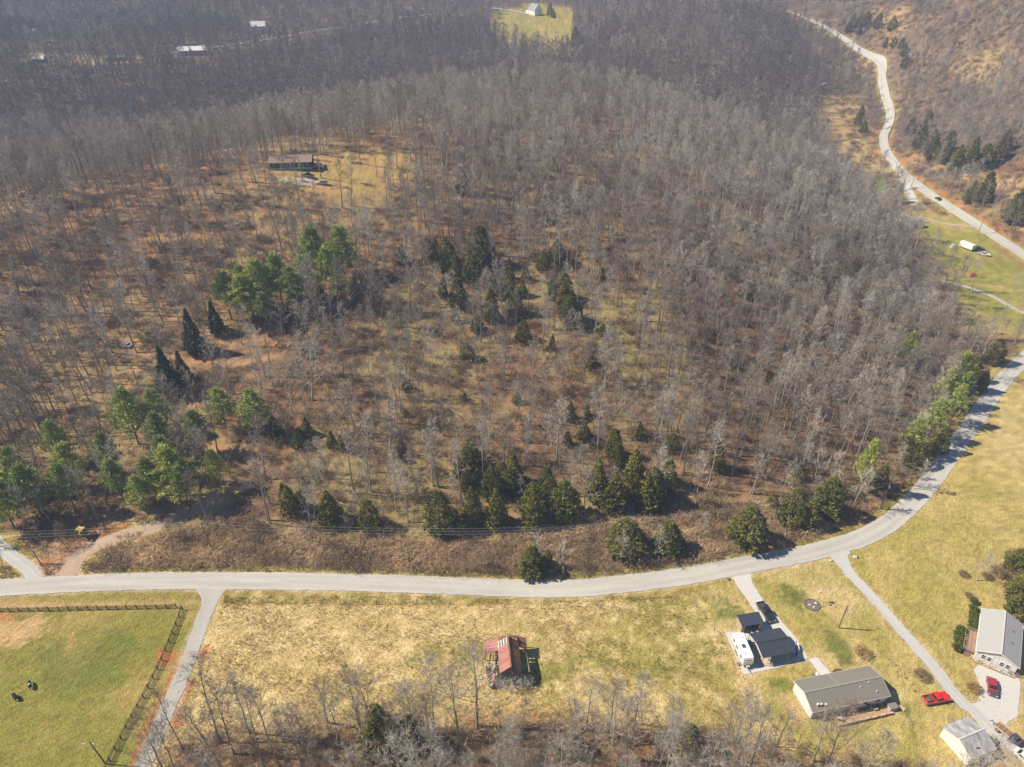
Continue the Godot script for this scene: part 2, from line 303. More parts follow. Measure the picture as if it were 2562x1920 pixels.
# ---------------------------------------------------------------- textures
func make_textures() -> void:
	n_big.seed = 3; n_big.frequency = 0.011; n_big.fractal_octaves = 3
	n_mid.seed = 8; n_mid.frequency = 0.05; n_mid.fractal_octaves = 3
	n_fine.seed = 21; n_fine.frequency = 0.23; n_fine.fractal_octaves = 2
	var a := FastNoiseLite.new()
	a.seed = 5; a.frequency = 0.035; a.fractal_octaves = 5; a.fractal_gain = 0.72
	var fleck := FastNoiseLite.new()
	fleck.seed = 14; fleck.noise_type = FastNoiseLite.TYPE_CELLULAR; fleck.frequency = 0.11
	fleck.cellular_return_type = FastNoiseLite.RETURN_CELL_VALUE
	var im := a.get_seamless_image(1024, 1024)
	im.convert(Image.FORMAT_RGB8)
	var spots := fleck.get_seamless_image(1024, 1024)
	for y in 1024:
		for x in 1024:
			var t := im.get_pixel(x, y).r
			var f := spots.get_pixel(x, y).r
			var k := clampf(0.74 + (t - 0.5) * 1.05 + (f - 0.5) * 0.22, 0.22, 1.0)
			im.set_pixel(x, y, Color(k, k * 0.99, k * (0.93 + 0.07 * f)).linear_to_srgb())
	grain = ImageTexture.create_from_image(im)
	var even := a.get_seamless_image(512, 512)
	even.convert(Image.FORMAT_RGB8)
	for y in 512:
		for x in 512:
			var k := clampf(0.88 + (even.get_pixel(x, y).r - 0.5) * 0.24, 0.4, 1.0)
			even.set_pixel(x, y, Color(k, k, k).linear_to_srgb())
	soft_grain = ImageTexture.create_from_image(even)
	n_tiny.seed = 33; n_tiny.frequency = 0.85; n_tiny.fractal_octaves = 2
	var rough := a.get_seamless_image(512, 512)
	rough.convert(Image.FORMAT_L8)
	rough_height = ImageTexture.create_from_image(rough)
	var b := FastNoiseLite.new()
	b.seed = 9; b.frequency = 0.02; b.fractal_octaves = 4
	var st := Image.create(256, 256, false, Image.FORMAT_RGB8)
	for y in 256:
		for x in 256:
			var t := b.get_noise_2d(x * 3.0, y * 0.35) * 0.5 + b.get_noise_2d(x * 0.4, y * 0.4 + 400.0) * 0.5
			var k := clampf(0.78 + t * 0.8, 0.25, 1.0)
			st.set_pixel(x, y, Color(k, k, k).linear_to_srgb())
	metal_streak = ImageTexture.create_from_image(st)

# ---------------------------------------------------------------- ground
var zones := {}

func in_zone(called: String, p: Vector2) -> float:   # 1 inside, fading over a few metres of ragged edge
	var z = zones[called]
	if not z.box.has_point(p):
		return 0.0
	var d: float = polygon_distance(z.poly, p) + n_mid.get_noise_2d(p.x * 1.7, p.y * 1.7) * z.ragged
	return clampf(0.5 - d / z.soft, 0.0, 1.0)

func add_zone(called: String, a: Array, soft := 2.0, ragged := 3.0) -> void:
	var p := pts(a)
	var r := Rect2(p[0], Vector2.ZERO)
	for q in p:
		r = r.expand(q)
	zones[called] = {"poly": p, "box": r.grow(8.0), "soft": soft, "ragged": ragged}

func blob(x: float, z: float, cx: float, cz: float, rx: float, rz: float) -> float:
	var d := sqrt(pow((x - cx) / rx, 2) + pow((z - cz) / rz, 2)) + n_mid.get_noise_2d(x * 2.4, z * 2.4) * 1.0 + n_tiny.get_noise_2d(x * 0.8, z * 0.8) * 0.5
	return clampf((1.1 - d) * 1.7, 0.0, 1.0)

func mixc(a: Color, b: Color, t: float) -> Color:
	return a.lerp(b, clampf(t, 0.0, 1.0))

func ground_color(x: float, z: float) -> Color:
	var p := Vector2(x, z)
	var big := n_big.get_noise_2d(x, z)
	var mid := n_mid.get_noise_2d(x, z)
	var fine := n_fine.get_noise_2d(x, z)
	var rz := road_z(x)
	var c: Color
	var straw := Color(0.55, 0.43, 0.205)
	var olive := Color(0.25, 0.225, 0.05)
	var green := Color(0.135, 0.17, 0.035)
	var litter := Color(0.24, 0.155, 0.095)
	if z > rz and x < 200:                            # the flat south of the road
		if x < -70.5:
			c = mixc(Color(0.25, 0.235, 0.055), Color(0.37, 0.285, 0.10), mid * 1.6 + big * 0.8 + 0.25)
			c = mixc(c, green, blob(x, z, -92, -95, 14, 8) * 0.6 + fine * 0.3)
			if z < -108.6: c = mixc(Color(0.30, 0.25, 0.075), Color(0.45, 0.32, 0.16), clampf(1.0 - absf(z + 110.3 + (x + 95.0) * 0.02) / 1.0, 0, 1) + maxf(-x - 100.0, 0.0) * 0.03 * float(z < -109.4 and z > -112.0))
			c = mixc(c, Color(0.52, 0.36, 0.18), blob(x, z, -113, -103.5, 9, 5))
			c = mixc(c, Color(0.40, 0.21, 0.09), blob(x, z, -117, -106.4, 6, 1.8))
			c = mixc(c, Color(0.46, 0.19, 0.07), maxf(blob(x, z, -74.6, -96.5, 3.2, 1.8), blob(x, z, -72.0, -92, 0.9, 4)))
			c = mixc(c, Color(0.46, 0.19, 0.07), maxf(blob(x, z, -72.2, -83.5, 0.8, 6), blob(x, z, -72.3, -74, 0.8, 6)))
		elif x < 47.0:
			c = mixc(straw, Color(0.46, 0.36, 0.14), mid * 1.1 + big * 0.6 + 0.25)
			c = mixc(c, Color(0.34, 0.30, 0.085), clampf(big * 2.0 + mid * 0.7 - 0.1, 0, 0.7))
			c = mixc(c, Color(0.64, 0.52, 0.29), clampf(fine * 1.3 - mid * 0.5, 0, 0.7))
			c = mixc(c, Color(0.24, 0.23, 0.05), blob(x, z, 9, -94, 7, 4) * 0.8)
			c = mixc(c, Color(0.22, 0.23, 0.05), blob(x, z, 27, -94, 12, 3) * 0.55)
			c = mixc(c, Color(0.27, 0.25, 0.06), blob(x, z, -12, -97, 10, 4) * 0.6)
			c = mixc(c, Color(0.46, 0.19, 0.07), maxf(maxf(blob(x, z, -67.3, -97.0, 1.2, 1.5), blob(x, z, -67.6, -87, 0.9, 4)), blob(x, z, -67.4, -81, 1.2, 2.2)))
			if z < -110.2 + maxf(x - 10.0, 0.0) * -0.06:
				c = mixc(Color(0.31, 0.25, 0.075), straw, fine * 0.9 + 0.3)
		elif x < 86.0 + (-z - 110.0) * 0.2 and x < 95:
			c = mixc(Color(0.36, 0.315, 0.095), straw, mid * 1.6 + big + 0.25)
			c = mixc(c, green, maxf(maxf(blob(x, z, 49, -107, 4, 5), blob(x, z, 57, -89.8, 5.5, 1.8)), maxf(blob(x, z, 66, -113, 4, 4), blob(x, z, 72, -99, 2.2, 6))) * 0.8)
			c = mixc(c, green, blob(x, z, 81, -81, 2.2, 4) * 0.8 + clampf(mid * 1.2 - 0.45, 0, 0.6))
			c = mixc(c, Color(0.52, 0.36, 0.13), maxf(blob(x, z, 57.5, -91.8, 8, 0.9), maxf(blob(x, z, 55.2, -109.5, 0.9, 6), blob(x, z, 64.0, -101, 0.8, 6))) * 0.8)
			c = mixc(c, Color(0.50, 0.36, 0.19), blob(x, z, 57.5, -83, 3, 4) * 0.8)
			if x < 52 and z > -106: c = mixc(c, straw, 0.75)
		else:
			c = mixc(Color(0.47, 0.37, 0.145), Color(0.37, 0.32, 0.095), mid * 1.2 + big * 1.2 + 0.15)
			c = mixc(c, Color(0.56, 0.45, 0.24), clampf(-big * 1.6 + fine * 0.4, 0, 0.7))
			c = mixc(c, Color(0.42, 0.24, 0.12), maxf(blob(x, z, 113.5, -104, 2, 5), blob(x, z, 97, -86.2, 1.8, 1.6)))
		var fw := in_zone("front_wood", p)
		if fw > 0:
			c = mixc(c, mixc(Color(0.30, 0.19, 0.115), Color(0.24, 0.11, 0.055), mid * 1.6 + fine * 0.5), fw * 0.9)
			c = mixc(c, Color(0.34, 0.26, 0.15), clampf(fine * 1.5 - 0.1, 0, 0.8) * fw)
	else:
		c = mixc(litter, Color(0.33, 0.19, 0.105), mid * 1.4 + fine * 0.8 + 0.3)
		c = mixc(c, Color(0.165, 0.11, 0.07), clampf(-mid * 1.5 - fine * 0.7, 0, 0.8))
		c = mixc(c, Color(0.34, 0.27, 0.14), clampf(big * 2.0 + mid * 0.9 + fine * 0.3, 0, 0.6))
		if x > -60 and x < 60 and z > -235:
			c = mixc(c, Color(0.30, 0.25, 0.12), clampf(0.45 + mid * 0.9 + big, 0, 0.8))
		if x < -95 and z > -300: c = mixc(c, Color(0.38, 0.24, 0.13), clampf(0.1 + mid * 1.3, 0, 0.7))
		if z < -400: c = mixc(c, Color(0.20, 0.155, 0.125), 0.75)
		var br := in_zone("bramble", p)
		c = mixc(c, mixc(Color(0.38, 0.27, 0.13), Color(0.24, 0.16, 0.085), mid * 1.5 + fine + 0.4), br)
		c = mixc(c, mixc(Color(0.31, 0.27, 0.08), Color(0.46, 0.35, 0.15), mid + fine + 0.4), clampf((2.6 - sample(near_road, x, z) + fine * 2.0) * 0.7, 0, 1))
		c = mixc(c, mixc(Color(0.42, 0.31, 0.12), Color(0.45, 0.28, 0.14), mid * 1.6 + 0.3), in_zone("clearing_house", p))
		c = mixc(c, Color(0.56, 0.53, 0.49), maxf(blob(x, z, -84, -291.5, 6.5, 2.6), blob(x, z, -92, -291, 6, 2.0)) if z > -300 and z < -284 and x < -70 and x > -104 else 0.0)
		c = mixc(c, mixc(Color(0.29, 0.28, 0.07), Color(0.42, 0.33, 0.12), mid * 1.6 + big + 0.2), in_zone("valley_open", p))
		c = mixc(c, mixc(Color(0.44, 0.33, 0.16), Color(0.30, 0.21, 0.11), mid * 1.6 + 0.1), in_zone("valley_dry", p))
		c = mixc(c, mixc(Color(0.46, 0.31, 0.15), Color(0.42, 0.20, 0.09), mid * 1.4), in_zone("red_field", p))
		c = mixc(c, Color(0.45, 0.34, 0.17), in_zone("right_clear", p) * 0.8)
		c = mixc(c, Color(0.45, 0.30, 0.15), in_zone("right_clear_up", p) * 0.8)
		c = mixc(c, mixc(Color(0.33, 0.30, 0.08), Color(0.46, 0.34, 0.14), mid * 1.6 + 0.2), in_zone("clearing_far", p))
		c = mixc(c, Color(0.42, 0.34, 0.19), in_zone("far_field", p))
		c = mixc(c, Color(0.16, 0.22, 0.04), in_zone("small_lawn", p))
		if x > 225 and x < 300 and z < -290 and z > -520:
			c = mixc(c, mixc(Color(0.45, 0.20, 0.085), Color(0.36, 0.22, 0.12), mid * 1.5 + 0.3), clampf(1.0 - absf(sample(near_road, x, z) - 3.0 + fine * 2.0) / 2.6, 0, 1) * float(x > 233))
	var tr := sample(near_track, x, z)
	if tr < 2.0:
		c = mixc(c, mixc(Color(0.46, 0.29, 0.16), Color(0.42, 0.20, 0.09), mid + 0.3), clampf((1.0 - tr + fine * 0.9) * 0.8, 0, 1))
	if z < -118 and x < -96 and x > -122 and z > -137:
		c = mixc(c, mixc(Color(0.46, 0.33, 0.24), Color(0.44, 0.22, 0.11), fine + 0.4), clampf(blob(x, z, -112, -123, 7, 8), 0, 1))
		c = mixc(c, Color(0.46, 0.23, 0.11), blob(x, z, -107, -132.5, 9, 2.6))
	if z > -125 and sample(near_road, x, z) < 1.0:
		c = mixc(c, Color(0.50, 0.41, 0.28), clampf((0.75 - sample(near_road, x, z)) * 1.4 + fine * 0.5, 0, 0.8))
	return c * (1.12 + fine * 0.2 + n_tiny.get_noise_2d(x, z) * 0.42)

func grid_lines(stops: Array) -> PackedFloat32Array:   # [from, step, to, step, to ...]
	var o := PackedFloat32Array()
	var at: float = stops[0]
	for k in range(1, stops.size(), 2):
		var step: float = stops[k]
		var n := maxi(1, int(round((stops[k + 1] - at) / step)))
		for i in n:
			o.append(at + (stops[k + 1] - at) * i / n)
		at = stops[k + 1]
	o.append(at)
	return o

func build_ground() -> void:
	var xs := grid_lines([-1400, 70, -700, 24, -320, 8, -180, 2.2, -122, 0.75, 125, 1.8, 190, 2.2, 260, 5, 350, 10, 420, 24, 700, 70, 1400])
	var zs := grid_lines([-1950, 70, -1200, 24, -840, 12, -700, 7, -480, 3.5, -300, 1.8, -205, 1.2, -150, 0.75, -66, 4, -40, 20, 60])
	var nx := xs.size()
	var nz := zs.size()
	var v := PackedVector3Array()
	var c := PackedColorArray()
	var nm := PackedVector3Array()
	var uv := PackedVector2Array()
	v.resize(nx * nz); c.resize(nx * nz); nm.resize(nx * nz); uv.resize(nx * nz)
	for j in nz:
		for i in nx:
			var x := xs[i]
			var z := zs[j]
			var y := hgt(x, z)
			var rd := sample(near_road, x, z)
			var bump := n_mid.get_noise_2d(x * 1.6, z * 1.6)
			if rd > 1.0:
				y += bump * (0.45 if y > 2.0 else 0.10) * clampf((rd - 1.0) / 3.0, 0, 1)
			if rd < 0.3:
				y -= 0.07
			v[j * nx + i] = Vector3(x, y, z)
			uv[j * nx + i] = Vector2(x + z * 0.31, z - x * 0.31) / 17.0
			c[j * nx + i] = ground_color(x, z)
	for j in nz:
		for i in nx:
			var a := v[j * nx + maxi(i - 1, 0)]
			var b := v[j * nx + mini(i + 1, nx - 1)]
			var d := v[maxi(j - 1, 0) * nx + i]
			var e := v[mini(j + 1, nz - 1) * nx + i]
			nm[j * nx + i] = (e - d).cross(b - a).normalized()
	var ix := PackedInt32Array()
	ix.resize((nx - 1) * (nz - 1) * 6)
	var o := 0
	for j in nz - 1:
		for i in nx - 1:
			var q := j * nx + i
			ix[o] = q; ix[o + 1] = q + 1; ix[o + 2] = q + nx
			ix[o + 3] = q + 1; ix[o + 4] = q + nx + 1; ix[o + 5] = q + nx
			o += 6
	var arr := []
	arr.resize(Mesh.ARRAY_MAX)
	arr[Mesh.ARRAY_VERTEX] = v; arr[Mesh.ARRAY_COLOR] = c; arr[Mesh.ARRAY_NORMAL] = nm; arr[Mesh.ARRAY_INDEX] = ix; arr[Mesh.ARRAY_TEX_UV] = uv
	var me := ArrayMesh.new()
	me.add_surface_from_arrays(Mesh.PRIMITIVE_TRIANGLES, arr)
	var m := mat_tinted(1.0)
	m.albedo_texture = grain
	m.heightmap_enabled = true; m.heightmap_texture = rough_height; m.heightmap_scale = 12.0
	structure("ground", me, m)

func ribbon(called: String, line: Array, width: float, col: Color, worn: Color, lift := 0.03, tracks := true) -> void:
	var p := smooth_line(line, 1.2)
	var s := Shape.new()
	var across := [-0.5, -0.44, -0.30, -0.17, -0.03, 0.03, 0.17, 0.30, 0.44, 0.5]
	var rows := []
	var cols := []
	var run := 0.0
	for k in p.size():
		var t := (p[mini(k + 1, p.size() - 1)] - p[maxi(k - 1, 0)]).normalized()
		var n := Vector2(-t.y, t.x)
		var row := []
		var cc := []
		for a in across:
			var w: float = width * (1.0 + (1.5 * exp(-run / 1.9) if called == "driveway" else 0.0))
			if absf(a) > 0.45: w += n_fine.get_noise_2d(run * 3.0, a * 40.0) * 0.5
			var q: Vector2 = p[k] + n * w * a
			row.append(Vector3(q.x, hgt(q.x, q.y) + lift + (0.75 * smoothstep(-420.0, -470.0, q.y) if called == "valley_road" else 0.0), q.y))
			var f := n_fine.get_noise_2d(run * 0.12, a * 34.0) * 0.7 + n_mid.get_noise_2d(q.x, q.y) * 0.3 + n_tiny.get_noise_2d(q.x, q.y) * 0.25
			var dark := 0.0
			if tracks and (absf(absf(a) - 0.17) < 0.02 or absf(absf(a) - 0.30) < 0.02): dark = 0.5
			if tracks and absf(a) < 0.05: dark = 0.55 * clampf(n_big.get_noise_2d(q.x * 3.0, q.y * 3.0) * 2.0 + 0.5, 0, 1)
			if absf(a) > 0.42: dark = 0.35
			cc.append(col.lerp(worn, clampf(dark + f, 0, 1)))
		rows.append(row); cols.append(cc)
		if k > 0: run += p[k].distance_to(p[k - 1])
	for k in rows.size() - 1:
		for m in across.size() - 1:
			s.v.append_array(PackedVector3Array([rows[k][m], rows[k][m + 1], rows[k + 1][m + 1], rows[k][m], rows[k + 1][m + 1], rows[k + 1][m]]))
			s.c.append_array(PackedColorArray([cols[k][m], cols[k][m + 1], cols[k + 1][m + 1], cols[k][m], cols[k + 1][m + 1], cols[k + 1][m]]))
	structure(called, s.mesh(), mat_tinted(0.9, 0.12))

func paved_area(called: String, edge: Array, col: Color, lift: float) -> void:
	var p := pts(edge)
	var s := Shape.new()
	s.col = col
	var t := Geometry2D.triangulate_polygon(p)
	for k in range(0, t.size(), 3):
		var q := []
		for m in 3:
			q.append(Vector3(p[t[k + m]].x, lift, p[t[k + m]].y))
		s.tri(q[0], q[1], q[2])
	for k in p.size():
		var a := p[k]
		var b := p[(k + 1) % p.size()]
		s.quad(Vector3(a.x, lift, a.y), Vector3(b.x, lift, b.y), Vector3(b.x, lift - 0.25, b.y), Vector3(a.x, lift - 0.25, a.y))
	structure(called, s.mesh(), mat_tinted(0.85, 0.09))

# ---------------------------------------------------------------- plants
var bark_mat: StandardMaterial3D
var twig_mat: StandardMaterial3D
var needle_mat: StandardMaterial3D
var tints := []                 # bark materials of several greys and browns for single trees

func rand_dir() -> Vector3:
	var z := rng.randf_range(-1, 1)
	var a := rng.randf_range(0, TAU)
	var r := sqrt(1 - z * z)
	return Vector3(r * cos(a), z, r * sin(a))

func twig(s: Shape, a: Vector3, d: Vector3, length: float, w: float) -> void:
	var side := d.cross(rand_dir()).normalized() * w * 0.5
	s.tri(a - side, a + side, a + d * length)

func bare_tree(seed_no: int, high: float, spread: float, start: float, limbs: int, seconds: int, twigs: int, girth: float, w: float) -> Array:   # [trunk mesh, crown mesh]
	rng.seed = seed_no
	var trunk := Shape.new()
	var crown := Shape.new()
	var pth := []
	var rad := []
	var lean := Vector3(rng.randf_range(-0.05, 0.05), 0, rng.randf_range(-0.05, 0.05))
	var p := Vector3(0, -0.4, 0)
	var nseg := 8
	for k in nseg + 1:
		pth.append(p)
		var t := float(k) / nseg
		rad.append(maxf(girth * pow(1.0 - t * 0.96, 0.85) * (1.25 if k == 0 else 1.0), 0.02))
		lean += Vector3(rng.randf_range(-0.05, 0.05), 0, rng.randf_range(-0.05, 0.05))
		lean *= 0.85
		p += (Vector3.UP + lean * 1.6).normalized() * (high + 0.4) / nseg
	for k in nseg:
		var g := 0.92 + rng.randf() * 0.16
		trunk.col = Color(g, g, g)
		trunk.tube(pth[k], pth[k + 1], rad[k], rad[k + 1], 6 if k < 5 else 4)
	var turn := rng.randf() * TAU
	for k in limbs:
		var u := float(k) / maxi(limbs - 1, 1)
		var t := start + (0.97 - start) * pow(u, 0.85)
		var f := t * nseg
		var i := mini(int(f), nseg - 1)
		var a: Vector3 = pth[i].lerp(pth[i + 1], f - i)
		turn += 2.4 + rng.randf_range(-0.6, 0.6)
		var rise := deg_to_rad(lerpf(28.0, 66.0, u) + rng.randf_range(-14, 12))
		var d := Vector3(cos(turn) * cos(rise), sin(rise), sin(turn) * cos(rise))
		var length := spread * lerpf(1.0, 0.42, pow(u, 1.3)) * rng.randf_range(0.7, 1.15)
		var r0: float = maxf(rad[i] * 0.42, 0.022)
		var g := 0.85 + rng.randf() * 0.3
		crown.col = Color(g, g, g)
		var q := [a]
		var dd := d
		for m in 3:
			dd = (dd + Vector3(0, 0.16, 0) + rand_dir() * 0.2).normalized()
			q.append(q[m] + dd * length / 3.0)
			crown.tube(q[m], q[m + 1], r0 * (1.0 - m * 0.28), r0 * (1.0 - (m + 1) * 0.28), 4 if m == 0 else 3)
		for m in seconds:
			var uu := lerpf(0.28, 1.0, (m + rng.randf()) / seconds)
			var ff := uu * 3.0
			var ii := mini(int(ff), 2)
			var b: Vector3 = q[ii].lerp(q[ii + 1], ff - ii)
			var e := (dd * 0.75 + rand_dir() * 0.95 + Vector3(0, 0.3, 0)).normalized()
			var l2 := length * lerpf(0.55, 0.30, uu) * rng.randf_range(0.7, 1.2)
			crown.tube(b, b + e * l2, r0 * 0.34 + 0.004, 0.005, 3)
			for n in twigs:
				var h := (n + 0.6 + rng.randf() * 0.4) / twigs
				twig(crown, b + e * l2 * h, (e * 0.6 + rand_dir() * 0.85 + Vector3(0, 0.25, 0)).normalized(), rng.randf_range(0.35, 0.95) * (0.5 + spread * 0.16), w)
	return [trunk.mesh(), crown.mesh()]

func joined(a: Array) -> ArrayMesh:
	var st := SurfaceTool.new()
	st.append_from(a[0], 0, Transform3D.IDENTITY)
	st.append_from(a[1], 0, Transform3D.IDENTITY)
	return st.commit()

func spray(s: Shape, at: Vector3, out: Vector3, size: float, n: int, base: Color, vary: float, thin := 1.0) -> void:   # a clump of small leafy faces
	for k in n:
		var g := 1.0 + rng.randf_range(-vary, vary)
		s.col = Color(base.r * g, base.g * g, base.b * g * rng.randf_range(0.8, 1.2))
		var p := at + rand_dir() * size * rng.randf_range(0.1, 0.9)
		var d := (out + rand_dir() * 0.9).normalized()
		var side := d.cross(rand_dir()).normalized()
		var l := size * rng.randf_range(0.5, 1.0)
		var w := l * rng.randf_range(0.22, 0.42) * thin
		s.tri(p - side * w, p + side * w, p + d * l)
		s.tri(p - side * w, p - d * l * 0.5, p + side * w)

func cedar_tree(seed_no: int, high: float, wide: float, clumps: int, base: Color, cone: float, sag: float) -> Array:
	rng.seed = seed_no
	var trunk := Shape.new()
	trunk.tube(Vector3(0, -0.3, 0), Vector3(0, high * 0.5, 0), high * 0.016 + 0.04, high * 0.01, 6)
	trunk.tube(Vector3(0, high * 0.5, 0), Vector3(0, high * 0.95, 0), high * 0.01, 0.02, 5)
	var s := Shape.new()
	var lobes := []
	for k in 7:
		lobes.append([rng.randf() * TAU, rng.randf_range(0.15, 0.85), rng.randf_range(-0.28, 0.3)])
	for k in clumps:
		var t := pow(rng.randf(), 1.15) * 0.96 + 0.04
		var az := rng.randf() * TAU
		var r := wide * pow(1.0 - t, cone) * clampf(t * 6.0 + 0.35, 0, 1)
		for l in lobes:
			var da: float = absf(angle_difference(az, l[0]))
			r *= 1.0 + l[2] * exp(-da * da * 1.6 - pow((t - l[1]) / 0.2, 2))
		var rr := r * sqrt(rng.randf_range(0.25, 1.0))
		var o := Vector3(cos(az), 0, sin(az))
		var at := o * rr + Vector3(0, t * high + 0.1, 0)
		spray(s, at, (o * 0.8 + Vector3(0, 0.6 - sag, 0)).normalized(), lerpf(0.62, 0.34, t) * (0.5 + high * 0.05), 9, base, 0.35)
	for k in 12:
		var t := rng.randf_range(0.12, 0.7)
		var az := rng.randf() * TAU
		trunk.tube(Vector3(0, t * high, 0), Vector3(cos(az) * wide * (1 - t) * 0.8, t * high + 0.4, sin(az) * wide * (1 - t) * 0.8), 0.05, 0.01, 3)
	return [trunk.mesh(), s.mesh()]

func pine_tree(seed_no: int, high: float, wide: float, base: Color, first: float) -> Array:
	rng.seed = seed_no
	var trunk := Shape.new()
	var s := Shape.new()
	trunk.tube(Vector3(0, -0.4, 0), Vector3(0.1, high * 0.55, 0), 0.20, 0.13, 6)
	trunk.tube(Vector3(0.1, high * 0.55, 0), Vector3(0, high * 0.98, 0.1), 0.13, 0.02, 5)
	var whorls := 15
	for k in whorls:
		var t := lerpf(first, 0.985, pow(float(k) / (whorls - 1), 0.9))
		var y := t * high
		var reach := wide * pow((1.0 - t) / (1.0 - first) * 0.95 + 0.05, 0.7) * clampf((t - first) * 7.0 + 0.45, 0, 1)
		var n := 5 + rng.randi() % 2
		var az := rng.randf() * TAU
		for m in n:
			az += TAU / n + rng.randf_range(-0.3, 0.3)
			if rng.randf() < 0.14: continue
			var length := reach * rng.randf_range(0.6, 1.2)
			var d := Vector3(cos(az), rng.randf_range(-0.05, 0.28), sin(az)).normalized()
			var a := Vector3(0, y, 0)
			trunk.tube(a, a + d * length, 0.035, 0.008, 3)
			for q in 6:
				var u := lerpf(0.35, 1.05, (q + rng.randf()) / 6.0)
				var p := a + d * length * u + rand_dir() * 0.28 * (0.4 + length * 0.2)
				spray(s, p, (d * 0.5 + Vector3(0, 0.6, 0)).normalized(), 0.58 + length * 0.06, 13, base, 0.35, 0.42)
	spray(s, Vector3(0, high * 0.97, 0), Vector3.UP, 0.7, 30, base, 0.25, 0.4)
	return [trunk.mesh(), s.mesh()]

func thicket(seed_no: int, high: float, wide: float, canes: int, base: Color) -> ArrayMesh:
	rng.seed = seed_no
	var s := Shape.new()
	for k in canes:
		var g := rng.randf_range(0.6, 1.35)
		s.col = Color(base.r * g, base.g * g, base.b * g)
		var az := rng.randf() * TAU
		var o := Vector3(cos(az), 0, sin(az))
		var a := o * rng.randf() * wide * 0.45 + Vector3(0, -0.15, 0)
		var h := high * rng.randf_range(0.5, 1.1)
		var b := a + o * wide * rng.randf_range(0.05, 0.35) + Vector3(0, h, 0) + rand_dir() * 0.3
		var e := b + o * wide * rng.randf_range(0.1, 0.45) + Vector3(0, -h * rng.randf_range(-0.2, 0.7), 0)
		var side := o.cross(Vector3.UP) * 0.022 + Vector3(0, 0.012, 0)
		s.quad(a - side, a + side, b + side, b - side)
		s.tri(b - side, b + side, e)
		for m in 4:
			twig(s, a.lerp(b, rng.randf_range(0.4, 1.0)) if m % 2 else b.lerp(e, rng.randf()), (rand_dir() + Vector3(0, 0.3, 0)).normalized(), rng.randf_range(0.25, 0.7), 0.035)
	return s.mesh()

func tuft(seed_no: int, high: float, wide: float, blades: int) -> ArrayMesh:
	rng.seed = seed_no
	var s := Shape.new()
	for k in blades:
		var g := rng.randf_range(0.75, 1.25)
		s.col = Color(g, g, g)
		var az := rng.randf() * TAU
		var o := Vector3(cos(az), 0, sin(az))
		var a := o * rng.randf() * wide
		var side := o.cross(Vector3.UP) * rng.randf_range(0.02, 0.05)
		s.tri(a - side, a + side, a + o * high * rng.randf_range(0.2, 0.9) + Vector3(0, high * rng.randf_range(0.5, 1.0), 0))
	return s.mesh()

func round_bush(seed_no: int, high: float, wide: float, clumps: int, base: Color, twiggy: bool) -> Array:
	rng.seed = seed_no
	var stems := Shape.new()
	var s := Shape.new()
	for k in 16:
		var d := (rand_dir() + Vector3(0, 1.2, 0)).normalized()
		stems.tube(Vector3(0, -0.1, 0), Vector3(d.x * wide * 0.8, d.y * high * 0.85, d.z * wide * 0.8), 0.03, 0.006, 3)
	for k in clumps:
		var d := rand_dir()
		d.y = absf(d.y) * 1.1 - 0.1
		var r := pow(rng.randf_range(0.35, 1.0), 0.5)
		var at := Vector3(d.x * wide * r, (d.y * 0.5 + 0.5) * high * r, d.z * wide * r)
		if twiggy:
			for m in 6:
				var g := rng.randf_range(0.65, 1.35)
				s.col = Color(base.r * g, base.g * g, base.b * g)
				twig(s, at, (d + rand_dir() * 0.8).normalized(), rng.randf_range(0.2, 0.5), 0.04)
		else:
			spray(s, at, d, 0.28, 7, base, 0.35)
	return [stems.mesh(), s.mesh()]

func copies(parent: Node, called: String, me: Mesh, m: Material, at: Array, colors: Array) -> MultiMeshInstance3D:
	var mm := MultiMesh.new()
	mm.transform_format = MultiMesh.TRANSFORM_3D
	mm.use_colors = true
	mm.mesh = me
	mm.instance_count = at.size()
	for k in at.size():
		mm.set_instance_transform(k, at[k])
		mm.set_instance_color(k, colors[k])
	var o := MultiMeshInstance3D.new()
	o.name = called; o.multimesh = mm; o.material_override = m
	parent.add_child(o, true)
	return o

func stuff(called: String, label: String, category: String) -> Node3D:
	var o := Node3D.new()
	o.name = numbered(called); add_child(o)
	tag(o, label, category, "", "stuff")
	return o

func placed(p: Vector3, size: float, squash := 1.0) -> Transform3D:
	var b := Basis(Vector3.UP, rng.randf() * TAU).scaled(Vector3(size * squash, size, size * squash))
	return Transform3D(b, p)

func single_tree(called: String, label: String, category: String, group: String, me: Array, tr: Transform3D, trunk_m: Material, crown_m: Material) -> void:
	var o := Node3D.new()
	o.name = numbered(called); add_child(o)
	o.transform = tr
	tag(o, label, category, group)
	part_mesh(o, "trunk", me[0], trunk_m)
	part_mesh(o, "crown", me[1], crown_m)

func bark_of(r: float, g: float, b: float) -> StandardMaterial3D:
	var m := mat_tinted(0.95)
	m.albedo_color = lin(r, g, b)
	return m

func place_of(x: float, z: float) -> String:
	if z > road_z(x):
		if x > 95: return "behind the white house"
		if x < -35: return "in the wood beside the gravel driveway"
		if x < 15: return "in the wood below the old barn"
		if x < 52: return "in the wood west of the long white house"
		return "below the long white house"
	if x > 180: return "on the valley lawn"
	if in_zone("clearing_house", Vector2(x, z)) > 0.2: return "at the hilltop clearing"
	if in_zone("bramble", Vector2(x, z)) > 0.3: return "in the roadside brambles"
	if x > 75: return "above the shaded bend of the road"
	if x < -95: return "in the wood by the dirt road"
	if x < -60: return "by the pines and the forest track"
	if z > -160: return "behind the row of cedars"
	return "on the open slope halfway up the hill"

